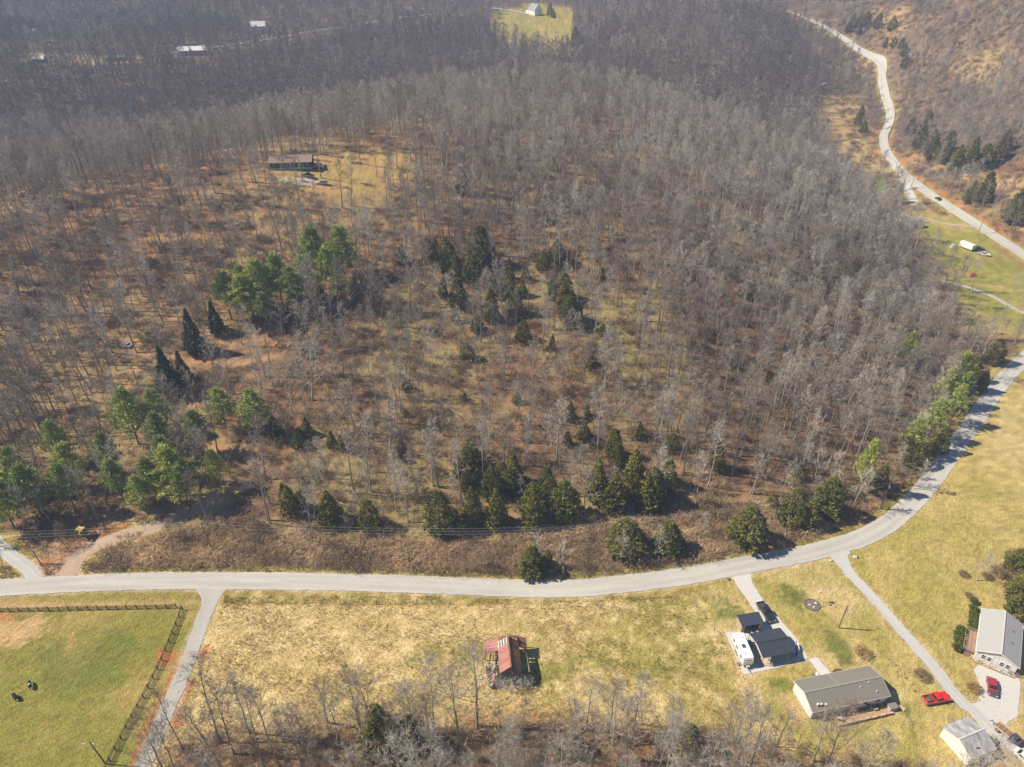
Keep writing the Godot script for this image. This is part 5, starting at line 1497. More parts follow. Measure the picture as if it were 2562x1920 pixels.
func camper() -> void:
	var t := thing("travel_trailer", "white travel trailer with rounded front parked on the concrete pad", "camper", on(50.05, -96.75, 0.03), deg_to_rad(-84.5))
	var white := mat(0.80, 0.80, 0.80, 0.45)
	var s := Shape.new()     # long axis x, nose towards +x
	var pr := PackedVector2Array([Vector2(-3.3, 0.65), Vector2(-3.35, 2.9), Vector2(-3.2, 3.08), Vector2(2.5, 3.08), Vector2(3.0, 2.85), Vector2(3.35, 2.0), Vector2(3.35, 1.2), Vector2(3.15, 0.65)])
	s.extrude(pr, -1.12, 1.12)
	part(t, "body", s, white)
	for z in [-1, 1]:
		boxpart(t, "stripe", Vector3(0, 1.25, z * 1.13), Vector3(6.2, 0.22, 0.02), mat(0.35, 0.36, 0.42))
		boxpart(t, "stripe", Vector3(0, 0.75, z * 1.13), Vector3(6.2, 0.2, 0.025), mat(0.12, 0.13, 0.16))
		for x in [-2.2, -0.4, 1.9]: boxpart(t, "window", Vector3(x, 2.05, z * 1.135), Vector3(0.8, 0.6, 0.03), mat(0.03, 0.035, 0.045, 0.15))
		for x in [-0.75, 0.15]: wheel(t, Vector3(x, 0.38, z * 0.98), 0.36, 0.24)
	boxpart(t, "door", Vector3(0.9, 1.65, 1.135), Vector3(0.7, 1.8, 0.035), mat(0.7, 0.7, 0.72))
	boxpart(t, "air_conditioner", Vector3(0.2, 3.2, 0.1), Vector3(0.75, 0.26, 0.6), mat(0.06, 0.06, 0.065))
	for p in [[-1.9, -0.4], [1.9, 0.35], [-2.7, 0.5]]: boxpart(t, "roof_vent", Vector3(p[0], 3.12, p[1]), Vector3(0.36, 0.1, 0.36), mat(0.45, 0.45, 0.46))
	var aw := Shape.new()
	aw.tube(Vector3(-3.0, 2.85, -1.22), Vector3(2.2, 2.85, -1.22), 0.09, 0.09, 8, true)
	part(t, "awning", aw, mat(0.5, 0.5, 0.52))
	boxpart(t, "slide_out", Vector3(-0.9, 1.85, -1.32), Vector3(2.4, 1.6, 0.4), white)
	boxpart(t, "front_window", Vector3(3.27, 2.1, 0), Vector3(0.05, 0.5, 1.4), mat(0.05, 0.05, 0.06, 0.15), Basis(Vector3.BACK, 0.25))
	boxpart(t, "tongue", Vector3(3.9, 0.5, 0), Vector3(1.2, 0.12, 0.12), mat(0.05, 0.05, 0.05))
	var gas := Shape.new()
	gas.tube(Vector3(3.6, 0.5, 0.2), Vector3(3.6, 1.0, 0.2), 0.16, 0.16, 8, true)
	gas.tube(Vector3(3.6, 0.5, -0.2), Vector3(3.6, 1.0, -0.2), 0.16, 0.16, 8, true)
	part(t, "gas_bottle", gas, mat(0.7, 0.7, 0.7))
	var st := thing("folding_step", "grey folding step on the pad beside the camper", "step", on(48.7, -94.2, 0.03), 0.2)
	for k in 2: boxpart(st, "tread", Vector3(k * 0.25, 0.2 + k * 0.2, 0), Vector3(0.28, 0.05, 0.7), mat(0.2, 0.2, 0.21))
	for k in [-1, 1]: boxpart(st, "leg", Vector3(0.12, 0.18, k * 0.3), Vector3(0.4, 0.36, 0.04), mat(0.15, 0.15, 0.16))

func wheel(t: Node3D, p: Vector3, r: float, w: float) -> void:
	var tyre := Shape.new()
	tyre.tube(p - Vector3(0, 0, w * 0.5), p + Vector3(0, 0, w * 0.5), r, r, 12, true)
	var o := part(t, "wheel", tyre, mat(0.025, 0.025, 0.025))
	var rim := Shape.new()
	rim.tube(p - Vector3(0, 0, w * 0.52), p + Vector3(0, 0, w * 0.52), r * 0.58, r * 0.58, 10, true)
	part(o, "rim", rim, mat(0.45, 0.45, 0.46, 0.35, 0.7))

func vehicle(called: String, label: String, category: String, at: Vector3, turn: float, kind: String, paint: StandardMaterial3D, dark_rear := false) -> void:
	var t := thing(called, label, category, at, turn)
	var glass := mat(0.02, 0.025, 0.03, 0.08)
	var l := {"pickup": 2.75, "suv": 2.3, "car": 2.25}[kind] as float
	var w := 0.95 if kind == "pickup" else 0.9
	var low := 0.42 if kind == "pickup" else 0.30
	var belt := 1.08 if kind == "pickup" else (1.02 if kind == "suv" else 0.86)
	var top := 1.82 if kind == "pickup" else (1.72 if kind == "suv" else 1.36)
	var b := Shape.new()
	if kind == "pickup":
		b.extrude(PackedVector2Array([Vector2(-0.85, low), Vector2(-0.85, belt), Vector2(1.05, belt + 0.02), Vector2(2.45, belt - 0.06), Vector2(l - 0.05, belt - 0.16), Vector2(l, low + 0.28), Vector2(l - 0.05, low)]), -w, w)
		part(t, "body", b, paint)
		var bed := Shape.new()
		bed.box(Vector3(-1.8, low + 0.12, 0), Vector3(1.9, 0.24, 2 * w - 0.004))
		for e in [-1, 1]: bed.box(Vector3(-1.8, low + 0.42, e * (w - 0.05)), Vector3(1.9, 0.42, 0.1))
		part(t, "bed", bed, paint)
		boxpart(t, "bed_liner", Vector3(-1.8, low + 0.26, 0), Vector3(1.86, 0.03, 2 * w - 0.22), mat(0.05, 0.05, 0.055))
		boxpart(t, "tailgate", Vector3(-2.72, low + 0.40, 0), Vector3(0.08, 0.46, 2 * w - 0.2), paint)
		boxpart(t, "bumper", Vector3(-2.84, low + 0.06, 0), Vector3(0.16, 0.18, 2 * w - 0.1), mat(0.35, 0.35, 0.36, 0.3, 0.8))
		if dark_rear:
			for k in 3: boxpart(t, "tool_box", Vector3(-1.25 - k * 0.55, low + 0.42, 0.15 * (k - 1)), Vector3(0.42, 0.3, 1.2 - k * 0.25), mat(0.09 + 0.04 * k, 0.07 + 0.02 * k, 0.07))
	else:
		b.extrude(PackedVector2Array([Vector2(-l, low), Vector2(-l - 0.02, belt - 0.12), Vector2(-l + 0.15, belt), Vector2(1.0, belt + 0.02), Vector2(l - 0.35, belt - 0.10), Vector2(l, belt - 0.28), Vector2(l, low)]), -w, w)
		part(t, "body", b, paint)
	var cab := Shape.new()
	var f: Array
	if kind == "pickup": f = cab.frustum(-0.83, 1.12, w - 0.04, belt, -0.62, 0.45, w - 0.2, top)
	elif kind == "suv": f = cab.frustum(-l + 0.06, 1.0, w - 0.03, belt, -l + 0.3, 0.3, w - 0.17, top)
	else: f = cab.frustum(-1.75, 0.95, w - 0.05, belt, -1.05, 0.15, w - 0.24, top)
	part(t, "cab", cab, paint)
	for k in 4:
		var g := Shape.new()
		if k % 2 == 0:
			for h in [[0.07, 0.48], [0.52, 0.93]]:
				var q := inset(f[k], h[0], h[1], 0.12, 0.86, 0.012)
				g.quad(q[0], q[1], q[2], q[3])
			part(t, "side_window", g, glass)
		else:
			var q := inset(f[k], 0.06, 0.94, 0.10, 0.90, 0.012)
			g.quad(q[0], q[1], q[2], q[3])
			part(t, "windscreen" if k == 1 else "rear_window", g, glass)
	for e in [-1, 1]:
		boxpart(t, "headlight", Vector3(l - 0.02, belt - 0.26, e * (w - 0.2)), Vector3(0.08, 0.16, 0.3), mat(0.7, 0.7, 0.68, 0.15))
		boxpart(t, "tail_light", Vector3(-l - 0.03, belt - 0.26, e * (w - 0.09)), Vector3(0.06, 0.24, 0.14), mat(0.35, 0.02, 0.02, 0.3))
		boxpart(t, "mirror", Vector3(0.82, belt + 0.12, e * (w + 0.1)), Vector3(0.12, 0.16, 0.2), paint)
		for k in [-1, 1]: wheel(t, Vector3(k * l * 0.61, 0.37 if kind != "car" else 0.32, e * (w - 0.1)), 0.38 if kind != "car" else 0.33, 0.25)
	boxpart(t, "front_bumper", Vector3(l + 0.03, low + 0.10, 0), Vector3(0.12, 0.2, 2 * w - 0.1), mat(0.2, 0.2, 0.21, 0.4, 0.5))
	if kind == "suv":
		for e in [-1, 1]: boxpart(t, "roof_rail", Vector3(-0.9, top + 0.05, e * 0.6), Vector3(2.0, 0.05, 0.05), mat(0.05, 0.05, 0.05))
	if kind == "car" and dark_rear:
		boxpart(t, "bonnet_panel", Vector3(1.6, belt - 0.02, 0), Vector3(1.1, 0.05, 1.6), mat(0.06, 0.075, 0.08, 0.25))
		boxpart(t, "grille", Vector3(l + 0.01, belt - 0.42, 0), Vector3(0.06, 0.16, 1.0), mat(0.02, 0.02, 0.02))

func paint(r: float, g: float, b: float) -> StandardMaterial3D:
	var m := mat(r, g, b, 0.3, 0.0).duplicate()
	m.clearcoat_enabled = true; m.clearcoat = 0.8; m.clearcoat_roughness = 0.08
	return m

func vehicles() -> void:
	vehicle("pickup_truck", "black pickup parked on the driveway above the shed", "pickup", on(58.55, -107.5, 0.02), deg_to_rad(-76), "pickup", paint(0.018, 0.022, 0.026))
	vehicle("pickup_truck", "bright red pickup with loaded bed parked on the lawn", "pickup", on(87.1, -85.9), deg_to_rad(10.5), "pickup", paint(0.62, 0.018, 0.022), true)
	vehicle("sedan", "dark red car with grey bonnet parked on the white yard", "car", on(100.1, -88.6, 0.05), deg_to_rad(-115), "car", paint(0.40, 0.02, 0.045), true)
	vehicle("sport_utility_vehicle", "silver estate vehicle on the gravel patch of the hilltop house", "car", on(-78.5, -290.2), deg_to_rad(177), "suv", paint(0.55, 0.58, 0.60))
	vehicle("pickup_truck", "dark grey pickup parked in front of the hilltop house", "pickup", on(-85.2, -295.0), deg_to_rad(155), "pickup", paint(0.10, 0.115, 0.13))
	vehicle("sedan", "silver blue car standing among bare trees by the forest track", "car", on(-128.6, -204.1), deg_to_rad(165), "car", paint(0.48, 0.53, 0.62))
	vehicle("sedan", "dark car driving along the valley road", "car", on(234.6, -382.0, 0.06), deg_to_rad(92), "car", paint(0.03, 0.035, 0.045))
	vehicle("pickup_truck", "dark blue pickup beside the white box trailer in the valley", "pickup", on(223.4, -319.6), deg_to_rad(-15), "pickup", paint(0.03, 0.045, 0.10))
	vehicle("pickup_truck", "white pickup on the grass before the dark blue one", "pickup", on(223.0, -313.6), deg_to_rad(-28), "pickup", paint(0.7, 0.7, 0.7))
	vehicle("hatchback", "white car at the foot of the lower drive", "car", on(98.0, -73.3, 0.05), deg_to_rad(-60), "car", paint(0.75, 0.75, 0.75))
	vehicle("pickup_truck", "white car parked at the far clearing's drive end", "car", on(-9.0, -888.0, 0.4), 0.2, "suv", paint(0.75, 0.75, 0.75))
	# flatbed truck with wooden deck
	var t := thing("flatbed_truck", "old flatbed truck with wooden side boards on the drive edge", "truck", on(97.3, -78.3), deg_to_rad(-60))
	for e in [-1, 1]: boxpart(t, "chassis_rail", Vector3(-0.2, 0.62, e * 0.4), Vector3(4.6, 0.14, 0.1), mat(0.03, 0.03, 0.03))
	for n in 10: boxpart(t, "plank", Vector3(-2.1 + n * 0.28, 0.8, 0), Vector3(0.27, 0.06, 1.75), [mat(0.22, 0.13, 0.09), mat(0.28, 0.17, 0.12), mat(0.17, 0.12, 0.1)][n % 3])
	for e in [-1, 1]:
		for r in 2: boxpart(t, "side_board", Vector3(-0.85, 0.98 + r * 0.24, e * 0.9), Vector3(2.9, 0.2, 0.05), mat(0.50, 0.38, 0.26))
		for k in [-1, 1]: wheel(t, Vector3(k * 1.2 - 0.3, 0.4, e * 0.75), 0.4, 0.26)
	boxpart(t, "cab", Vector3(1.25, 1.05, 0), Vector3(1.0, 1.0, 1.6), mat(0.07, 0.06, 0.09, 0.4))
	boxpart(t, "bonnet", Vector3(2.05, 0.85, 0), Vector3(0.7, 0.5, 1.4), mat(0.08, 0.07, 0.10, 0.4))
	boxpart(t, "windscreen", Vector3(1.77, 1.3, 0), Vector3(0.03, 0.4, 1.35), mat(0.02, 0.02, 0.03, 0.1))
	var bm := Shape.new()
	bm.tube(Vector3(-2.3, 0.7, 0.3), Vector3(-3.0, 1.5, 0.5), 0.1, 0.08, 6, true)
	bm.tube(Vector3(-3.0, 1.5, 0.5), Vector3(-3.3, 0.9, 0.6), 0.08, 0.07, 6, true)
	part(t, "crane_arm", bm, mat(0.08, 0.07, 0.08))
	var w := thing("wheelbarrow", "dark wheelbarrow lying on the drive beside the garage", "wheelbarrow", on(94.2, -77.0, 0.05), 0.7)
	var s := Shape.new()
	s.frustum(-0.35, 0.35, 0.25, 0.3, -0.5, 0.5, 0.35, 0.6)
	part(w, "tray", s, mat(0.12, 0.11, 0.11))
	for e in [-1, 1]: boxpart(w, "handle", Vector3(-0.6, 0.42, e * 0.25), Vector3(1.3, 0.05, 0.05), mat(0.3, 0.2, 0.12))
	wheel(w, Vector3(0.6, 0.2, 0), 0.2, 0.1)

func bulldozer() -> void:
	var t := thing("bulldozer", "yellow bulldozer with raised blade parked at the dirt road", "bulldozer", on(-110.2, -131.2), deg_to_rad(-12))
	var yel := mat(0.62, 0.44, 0.09, 0.5)
	var dark := mat(0.06, 0.055, 0.05)
	for e in [-1, 1]:
		var s := Shape.new()
		s.extrude(PackedVector2Array([Vector2(-1.7, 0.3), Vector2(-1.5, 0.05), Vector2(1.3, 0.05), Vector2(1.6, 0.35), Vector2(1.4, 0.75), Vector2(-1.5, 0.75)]), e * 0.85 - 0.22, e * 0.85 + 0.22)
		var o := part(t, "track", s, dark)
		boxpart(o, "track_frame", Vector3(0, 0.42, e * 1.09), Vector3(2.2, 0.22, 0.06), yel)
	var b := Shape.new()
	b.extrude(PackedVector2Array([Vector2(-0.2, 0.6), Vector2(-0.2, 1.35), Vector2(1.6, 1.25), Vector2(1.7, 0.6)]), -0.5, 0.5)
	part(t, "engine", b, mat(0.30, 0.22, 0.07, 0.6))
	boxpart(t, "seat", Vector3(-0.7, 1.05, 0), Vector3(0.6, 0.5, 0.7), dark)
	boxpart(t, "body", Vector3(-0.9, 0.75, 0), Vector3(1.4, 0.35, 1.2), yel)
	for e in [-1, 1]:
		for x in [-1.4, -0.15]: boxpart(t, "roof_post", Vector3(x, 1.7, e * 0.6), Vector3(0.09, 1.5, 0.09), dark)
		boxpart(t, "push_arm", Vector3(1.3, 0.45, e * 1.2), Vector3(1.9, 0.14, 0.12), yel)
	boxpart(t, "canopy", Vector3(-0.8, 2.5, 0), Vector3(1.75, 0.12, 1.6), mat(0.70, 0.55, 0.16, 0.5))
	var bl := Shape.new()
	for k in 4:
		var a := -0.6 + k * 0.3
		bl.slab(Vector3(2.2 + a * a * 0.5, 0.25 + k * 0.28, -1.5), Vector3(2.2 + a * a * 0.5, 0.25 + k * 0.28, 1.5), Vector3(2.2 + (a + 0.3) * (a + 0.3) * 0.5, 0.53 + k * 0.28, 1.5), Vector3(2.2 + (a + 0.3) * (a + 0.3) * 0.5, 0.53 + k * 0.28, -1.5), 0.08)
	part(t, "blade", bl, mat(0.12, 0.10, 0.08))
	var ex := Shape.new()
	ex.tube(Vector3(0.9, 1.2, 0.2), Vector3(0.9, 2.0, 0.2), 0.06, 0.06, 6, true)
	part(t, "exhaust", ex, dark)

func barn() -> void:
	var t := thing("old_barn", "half collapsed barn with rusty red metal roof in the dry field", "barn", on(-0.55, -93.2), deg_to_rad(-84.7))
	# local x runs down the ridge towards the camera, local z across (negative z is the eastern side)
	var red := [mat_grain(0.36, 0.135, 0.12, 0.6, 0.6, metal_streak), mat_grain(0.42, 0.17, 0.155, 0.6, 0.5, metal_streak), mat_grain(0.40, 0.19, 0.18, 0.55, 0.7, metal_streak)]
	var rust := [mat_grain(0.20, 0.10, 0.055, 0.8, 0.6, metal_streak), mat_grain(0.30, 0.15, 0.06, 0.8, 0.5, metal_streak), mat_grain(0.15, 0.09, 0.065, 0.8, 0.7, metal_streak), mat_grain(0.24, 0.12, 0.075, 0.8, 0.45, metal_streak)]
	var wood := [mat_grain(0.19, 0.165, 0.145, 0.95, 0.8), mat_grain(0.24, 0.21, 0.18, 0.95, 0.7), mat_grain(0.14, 0.12, 0.105, 0.95, 0.9)]
	var ry := 6.0
	var ey := 4.15
	rng.seed = 88
	# main roof: nine sheets on each slope, the north end of the west slope stripped to its battens
	for n in 9:
		var a := -3.7 + n * 0.82
		var b := a + 0.815
		var up := 0.012 * (n % 2)
		if n >= 2:
			var s := Shape.new()
			s.slab(Vector3(a, ry + up, 0), Vector3(b, ry + up, 0), Vector3(b, ey + up + rng.randf_range(-0.03, 0.03), 2.3), Vector3(a, ey + up, 2.3), 0.04)
			part(t, "roof_sheet", s, red[(n * 2) % 3])
		var e := Shape.new()
		e.slab(Vector3(a, ry + up, 0), Vector3(b, ry + up, 0), Vector3(b, ey + up, -2.3), Vector3(a, ey + up + rng.randf_range(-0.04, 0.04), -2.3), 0.04)
		part(t, "roof_sheet", e, rust[(n * 3 + n / 4) % 4])
	boxpart(t, "ridge_cap", Vector3(0, ry + 0.04, 0), Vector3(7.5, 0.05, 0.28), rust[1])
	for n in 6:
		var x := -3.6 + n * 0.32
		var r := Shape.new()
		r.slab(Vector3(x, ry - 0.05, 0.05), Vector3(x + 0.1, ry - 0.05, 0.05), Vector3(x + 0.1, ey - 0.05, 2.3), Vector3(x, ey - 0.05, 2.3), 0.1)
		part(t, "rafter", r, mat(0.55, 0.54, 0.52))
	for n in 4:
		var u := 0.15 + n * 0.25
		boxpart(t, "batten", Vector3(-2.9, lerpf(ry, ey, u) + 0.03, 2.3 * u), Vector3(1.75, 0.05, 0.16), mat(0.60, 0.59, 0.57), Basis(Vector3.RIGHT, 0.68))
	# walls of upright boards: south gable, east and west sides of the nave, north gable
	var plank := BoxMesh.new()
	plank.size = Vector3(1, 1, 1)
	for n in 18:
		var z := -2.2 + n * 0.26
		var top := lerpf(ry, ey, absf(z) / 2.3) - 0.1
		for e in [-1, 1]:
			var h := top * (1.0 if rng.randf() > 0.2 else rng.randf_range(0.55, 0.9))
			part_mesh(t, "board", plank, wood[rng.randi() % 3], Transform3D(Basis.IDENTITY.scaled(Vector3(0.05, h, 0.24)), Vector3(e * 3.55, h * 0.5, z)))
	for n in 24:
		var x := -3.5 + n * 0.3
		if rng.randf() < 0.8: part_mesh(t, "board", plank, wood[rng.randi() % 3], Transform3D(Basis.IDENTITY.scaled(Vector3(0.27, 4.0, 0.05)), Vector3(x, 2.0, 2.2)))
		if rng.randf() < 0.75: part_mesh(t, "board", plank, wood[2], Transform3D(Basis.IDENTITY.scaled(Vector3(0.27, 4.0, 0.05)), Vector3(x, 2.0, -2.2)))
	# north wings: low sheet roofs either side of the nave
	for n in 4:
		var a := -5.1 + n * 0.68
		var b := a + 0.675
		var s := Shape.new()
		var y := 4.0 - n * 0.18
		s.slab(Vector3(a, y + 0.012 * (n % 2), 2.05), Vector3(b, y - 0.15, 2.1), Vector3(b, 2.3 - n * 0.1, 5.1), Vector3(a, 2.6, 5.2), 0.04)
		part(t, "wing_sheet", s, red[n % 3])
		var e := Shape.new()
		e.slab(Vector3(a, 4.15 - 0.012 * (n % 2), -2.0), Vector3(b, 4.05, -2.05), Vector3(b, 2.95 - n * 0.06, -4.05), Vector3(a, 3.1, -4.1), 0.04)
		part(t, "wing_sheet", e, red[(n + 1) % 3] if n < 2 else rust[n])
	for n in 3:      # the end of the nave roof runs down over the north wing
		var z := -1.9 + n * 1.3
		var s := Shape.new()
		s.slab(Vector3(-3.75, 5.75 - absf(z + 0.6) * 0.6, z), Vector3(-3.75, 5.75 - absf(z + 1.88 - 0.6) * 0.5, z + 1.28), Vector3(-5.2, 4.2, z + 1.28), Vector3(-5.2, 4.2, z), 0.04)
		part(t, "wing_sheet", s, [rust[0], rust[3], red[0]][n])
	for p in [[-5.0, 5.0, 2.4], [-2.6, 5.0, 2.1], [-5.0, -4.0, 2.9], [-2.6, -4.0, 2.8], [-5.1, 0.3, 4.1], [3.4, 4.6, 1.6], [0.4, 4.9, 1.9], [3.3, -3.6, 2.4], [0.5, -3.8, 2.4]]:
		boxpart(t, "post", Vector3(p[0], p[2] * 0.5, p[1]), Vector3(0.18, p[2], 0.18), wood[0])
	boxpart(t, "beam", Vector3(-0.4, 2.55, -3.75), Vector3(6.6, 0.16, 0.3), wood[1], Basis(Vector3.UP, 0.06))
	# the collapsed western aisle: heaped boards and tin
	for n in 46:
		var x := rng.randf_range(-2.4, 3.9)
		var z := rng.randf_range(2.5, 5.2)
		var y := 0.25 + rng.randf() * 1.5 * clampf(1.3 - (z - 2.4) * 0.35, 0.2, 1.0)
		var b := Basis(Vector3.UP, rng.randf_range(-0.7, 0.7)) * Basis(Vector3.RIGHT, rng.randf_range(-0.7, 0.7)) * Basis(Vector3.BACK, rng.randf_range(-0.4, 0.4))
		boxpart(t, "fallen_board", Vector3(x, y, z), Vector3(rng.randf_range(0.8, 2.4), 0.05, rng.randf_range(0.14, 0.26)), wood[rng.randi() % 3] if rng.randf() < 0.8 else mat(0.52, 0.48, 0.42), b)
	for n in 5:
		var b := Basis(Vector3.UP, rng.randf_range(-0.5, 0.5)) * Basis(Vector3.RIGHT, rng.randf_range(0.2, 0.8))
		boxpart(t, "fallen_sheet", Vector3(2.2 + rng.randf() * 1.8, 0.6 + rng.randf() * 0.7, 2.6 + rng.randf() * 1.6), Vector3(1.6, 0.03, 0.75), [red[0], rust[2], wood[1], wood[2], red[2]][n], b)
	boxpart(t, "hay_floor", Vector3(-0.3, 2.3, 0), Vector3(6.8, 0.1, 4.2), wood[2])
	# bushes that hide the south gable
	var br := round_bush(540, 3.4, 1.5, 150, Color(0.24, 0.20, 0.16), true)
	for p in [[-0.9, -88.6, 0.9], [0.9, -88.5, 1.0], [2.3, -88.9, 0.95], [3.6, -89.4, 0.75], [-2.6, -88.8, 0.65]]:
		bush("barn_shrub", "bare grey shrub growing against the barn gable", "shrubs against the barn", br, p[0], p[1], p[2], bark_mat)
	for p in [[-6.6, -90.9, 0.5, "white sheet of tin lying in the grass by the barn"], [-4.4, -89.3, 0.9, "bent white panel on the rubble at the barn corner"]]:
		var o := boxpart(self, numbered("tin_sheet"), Vector3.ZERO, Vector3(1.3 * p[2] + 0.3, 0.05, 0.5), mat(0.62, 0.60, 0.56), Basis(Vector3.UP, 0.2))
		o.position = on(p[0], p[1], 0.2)
		tag(o, p[3], "panel")

func board_fence(label: String, line: Array, rails: int, high: float) -> void:
	var p := smooth_line(line, 0.25)
	var posts := [p[0]]
	var run := 0.0
	for k in range(1, p.size()):
		run += p[k].distance_to(p[k - 1])
		if run >= 2.15:
			posts.append(p[k]); run = 0.0
	var t := thing("board_fence", label, "fence", Vector3.ZERO)
	var post := BoxMesh.new()
	post.size = Vector3(0.15, 1.75, 0.15)
	var rail := BoxMesh.new()
	rail.size = Vector3(2.2, 0.12, 0.04)
	var dark := [mat(0.055, 0.045, 0.035), mat(0.075, 0.06, 0.045), mat(0.045, 0.038, 0.032)]
	for k in posts.size():
		var q: Vector2 = posts[k]
		part_mesh(t, "post", post, dark[k % 3], Transform3D(Basis.IDENTITY, on(q.x, q.y, high * 0.5 - 0.1)))
		if k + 1 < posts.size():
			var n: Vector2 = posts[k + 1]
			var m := (q + n) * 0.5
			var ang := -atan2(n.y - q.y, n.x - q.x)
			for r in rails:
				var b := Basis(Vector3.UP, ang + sin(k * 2.3 + r) * 0.01) * Basis(Vector3.BACK, sin(k * 1.7 + r * 2.1) * 0.012)
				part_mesh(t, "rail", rail, dark[(k + r) % 3], Transform3D(b, on(m.x, m.y, 0.28 + r * (high - 0.38) / (rails - 1)) + b * Vector3(0, 0, 0.1)))

func wire_fence(label: String, line: Array, gap: float) -> void:
	var p := smooth_line(line, 0.25)
	var t := thing("wire_fence", label, "fence", Vector3.ZERO)
	var post := CylinderMesh.new()
	post.top_radius = 0.06; post.bottom_radius = 0.07; post.height = 1.5; post.radial_segments = 6; post.rings = 0
	var at := [p[0]]
	var run := 0.0
	for k in range(1, p.size()):
		run += p[k].distance_to(p[k - 1])
		if run >= gap:
			at.append(p[k]); run = 0.0
	for k in at.size():
		part_mesh(t, "post", post, mat(0.17, 0.13, 0.10), Transform3D(Basis(Vector3.BACK, sin(k * 2.9) * 0.06), on(at[k].x, at[k].y, 0.55)))
	for r in 3:
		var s := Shape.new()
		for k in at.size() - 1:
			s.tube(on(at[k].x, at[k].y, 0.4 + r * 0.4), on(at[k + 1].x, at[k + 1].y, 0.4 + r * 0.4), 0.008, 0.008, 3)
		part(t, "wire", s, mat(0.3, 0.29, 0.28))

func pole(label: String, at: Vector3, high: float, arm: bool, turn: float, lean := 0.0, lamp := false) -> void:
	var t := thing("utility_pole", label, "pole", at, turn)
	t.rotation.z = lean
	var s := Shape.new()
	s.tube(Vector3(0, -0.5, 0), Vector3(0, high, 0), 0.15, 0.1, 8, true)
	part(t, "shaft", s, mat_grain(0.20, 0.155, 0.115, 0.95, 0.6))
	if arm:
		boxpart(t, "crossarm", Vector3(0, high - 0.5, 0.1), Vector3(2.2, 0.12, 0.1), mat(0.24, 0.19, 0.15))
		for x in [-0.95, 0.0, 0.95]:
			var q := Shape.new()
			q.tube(Vector3(x, high - 0.44, 0.1), Vector3(x, high - 0.25, 0.1), 0.06, 0.05, 6, true)
			part(t, "insulator", q, mat(0.55, 0.53, 0.5, 0.4))
	var c := Shape.new()
	c.tube(Vector3(0.22, high - 1.9, 0), Vector3(0.22, high - 1.2, 0), 0.17, 0.17, 8, true)
	part(t, "transformer", c, mat(0.60, 0.61, 0.62, 0.5))
	if lamp:
		boxpart(t, "lamp_arm", Vector3(-0.5, high - 0.3, 0), Vector3(1.0, 0.06, 0.06), mat(0.4, 0.42, 0.36))
		boxpart(t, "lamp_head", Vector3(-1.0, high - 0.34, 0), Vector3(0.5, 0.14, 0.2), mat(0.45, 0.5, 0.4))

func cable(label: String, a: Vector3, b: Vector3, sag: float, offsets: Array) -> void:
	var t := thing("power_line", label, "power line", Vector3.ZERO)
	var side := (b - a).cross(Vector3.UP).normalized()
	for o in offsets:
		var s := Shape.new()
		var last: Vector3 = a + side * o
		for k in range(1, 15):
			var u := k / 14.0
			var q: Vector3 = a.lerp(b, u) + side * o - Vector3(0, sag * 4.0 * u * (1 - u), 0)
			s.tube(last, q, 0.018, 0.018, 3)
			last = q
		part(t, "wire", s, mat(0.34, 0.33, 0.32))

func poles_and_lines() -> void:
	var p0 := on(-160, -121)
	var p1 := on(-75.6, -126.3)
	var p2 := on(5.9, -125.2)
	var p3 := on(-77.9, -194.4)
	var p4 := on(-86, -268)
	var p5 := on(100.1, -142.2)
	pole("wooden utility pole with crossarm rising from the brambles by the dirt road", p1, 10.5, true, 0.1, 0.05)
	pole("wooden utility pole wrapped in vines behind the roadside cedar", p2, 9.5, true, 0.05)
	pole("wooden utility pole beside the forest track below the pines", p3, 10.0, true, PI / 2)
	pole("wooden utility pole in the wood below the hilltop house", p4, 10.0, true, PI / 2)
	pole("thin wooden utility pole at the shaded bend", p5, 9.5, false, 0.0)
	pole("short wooden pole standing in bare soil between drive and dirt road", on(-117.2, -122.6), 6.5, false, 0.0, 0.1)
	pole("dark utility pole with transformer on the lawn above the shrub", on(74.0, -103.6), 7.8, false, 0.0)
	pole("lamp pole standing at the paddock fence", on(-77.4, -72.8), 8.0, false, 0.3, 0.06, true)
	pole("white utility pole near the red hay rake", on(200.7, -289.6), 9.5, false, 0.0, -0.12)
	pole("utility pole on the verge of the valley road", on(229.9, -333.0), 10.0, true, 0.8, -0.1)
	pole("leaning pole at the mouth of the valley driveway", on(228.0, -400.8), 9.0, false, 0.0, -0.1)
	var top := Vector3(0, 9.9, 0)
	cable("three thin wires strung over the dirt road towards the west", p0 + top, p1 + top, 1.0, [-0.95, 0.0, 0.95])
	cable("three thin wires strung over the brambles along the road", p1 + top, p2 + top - Vector3(0, 1, 0), 1.4, [-0.95, 0.0, 0.95])
	cable("three thin wires running from the vine covered pole to the bend", p2 + top - Vector3(0, 1, 0), p5 + top - Vector3(0, 1, 0), 1.6, [-0.5, 0.0, 0.5])
	cable("two wires climbing the slope from the brambles to the track", p1 + top, p3 + top, 1.2, [-0.6, 0.6])
	cable("two wires climbing from the track to the hilltop", p3 + top, p4 + top, 1.2, [-0.6, 0.6])

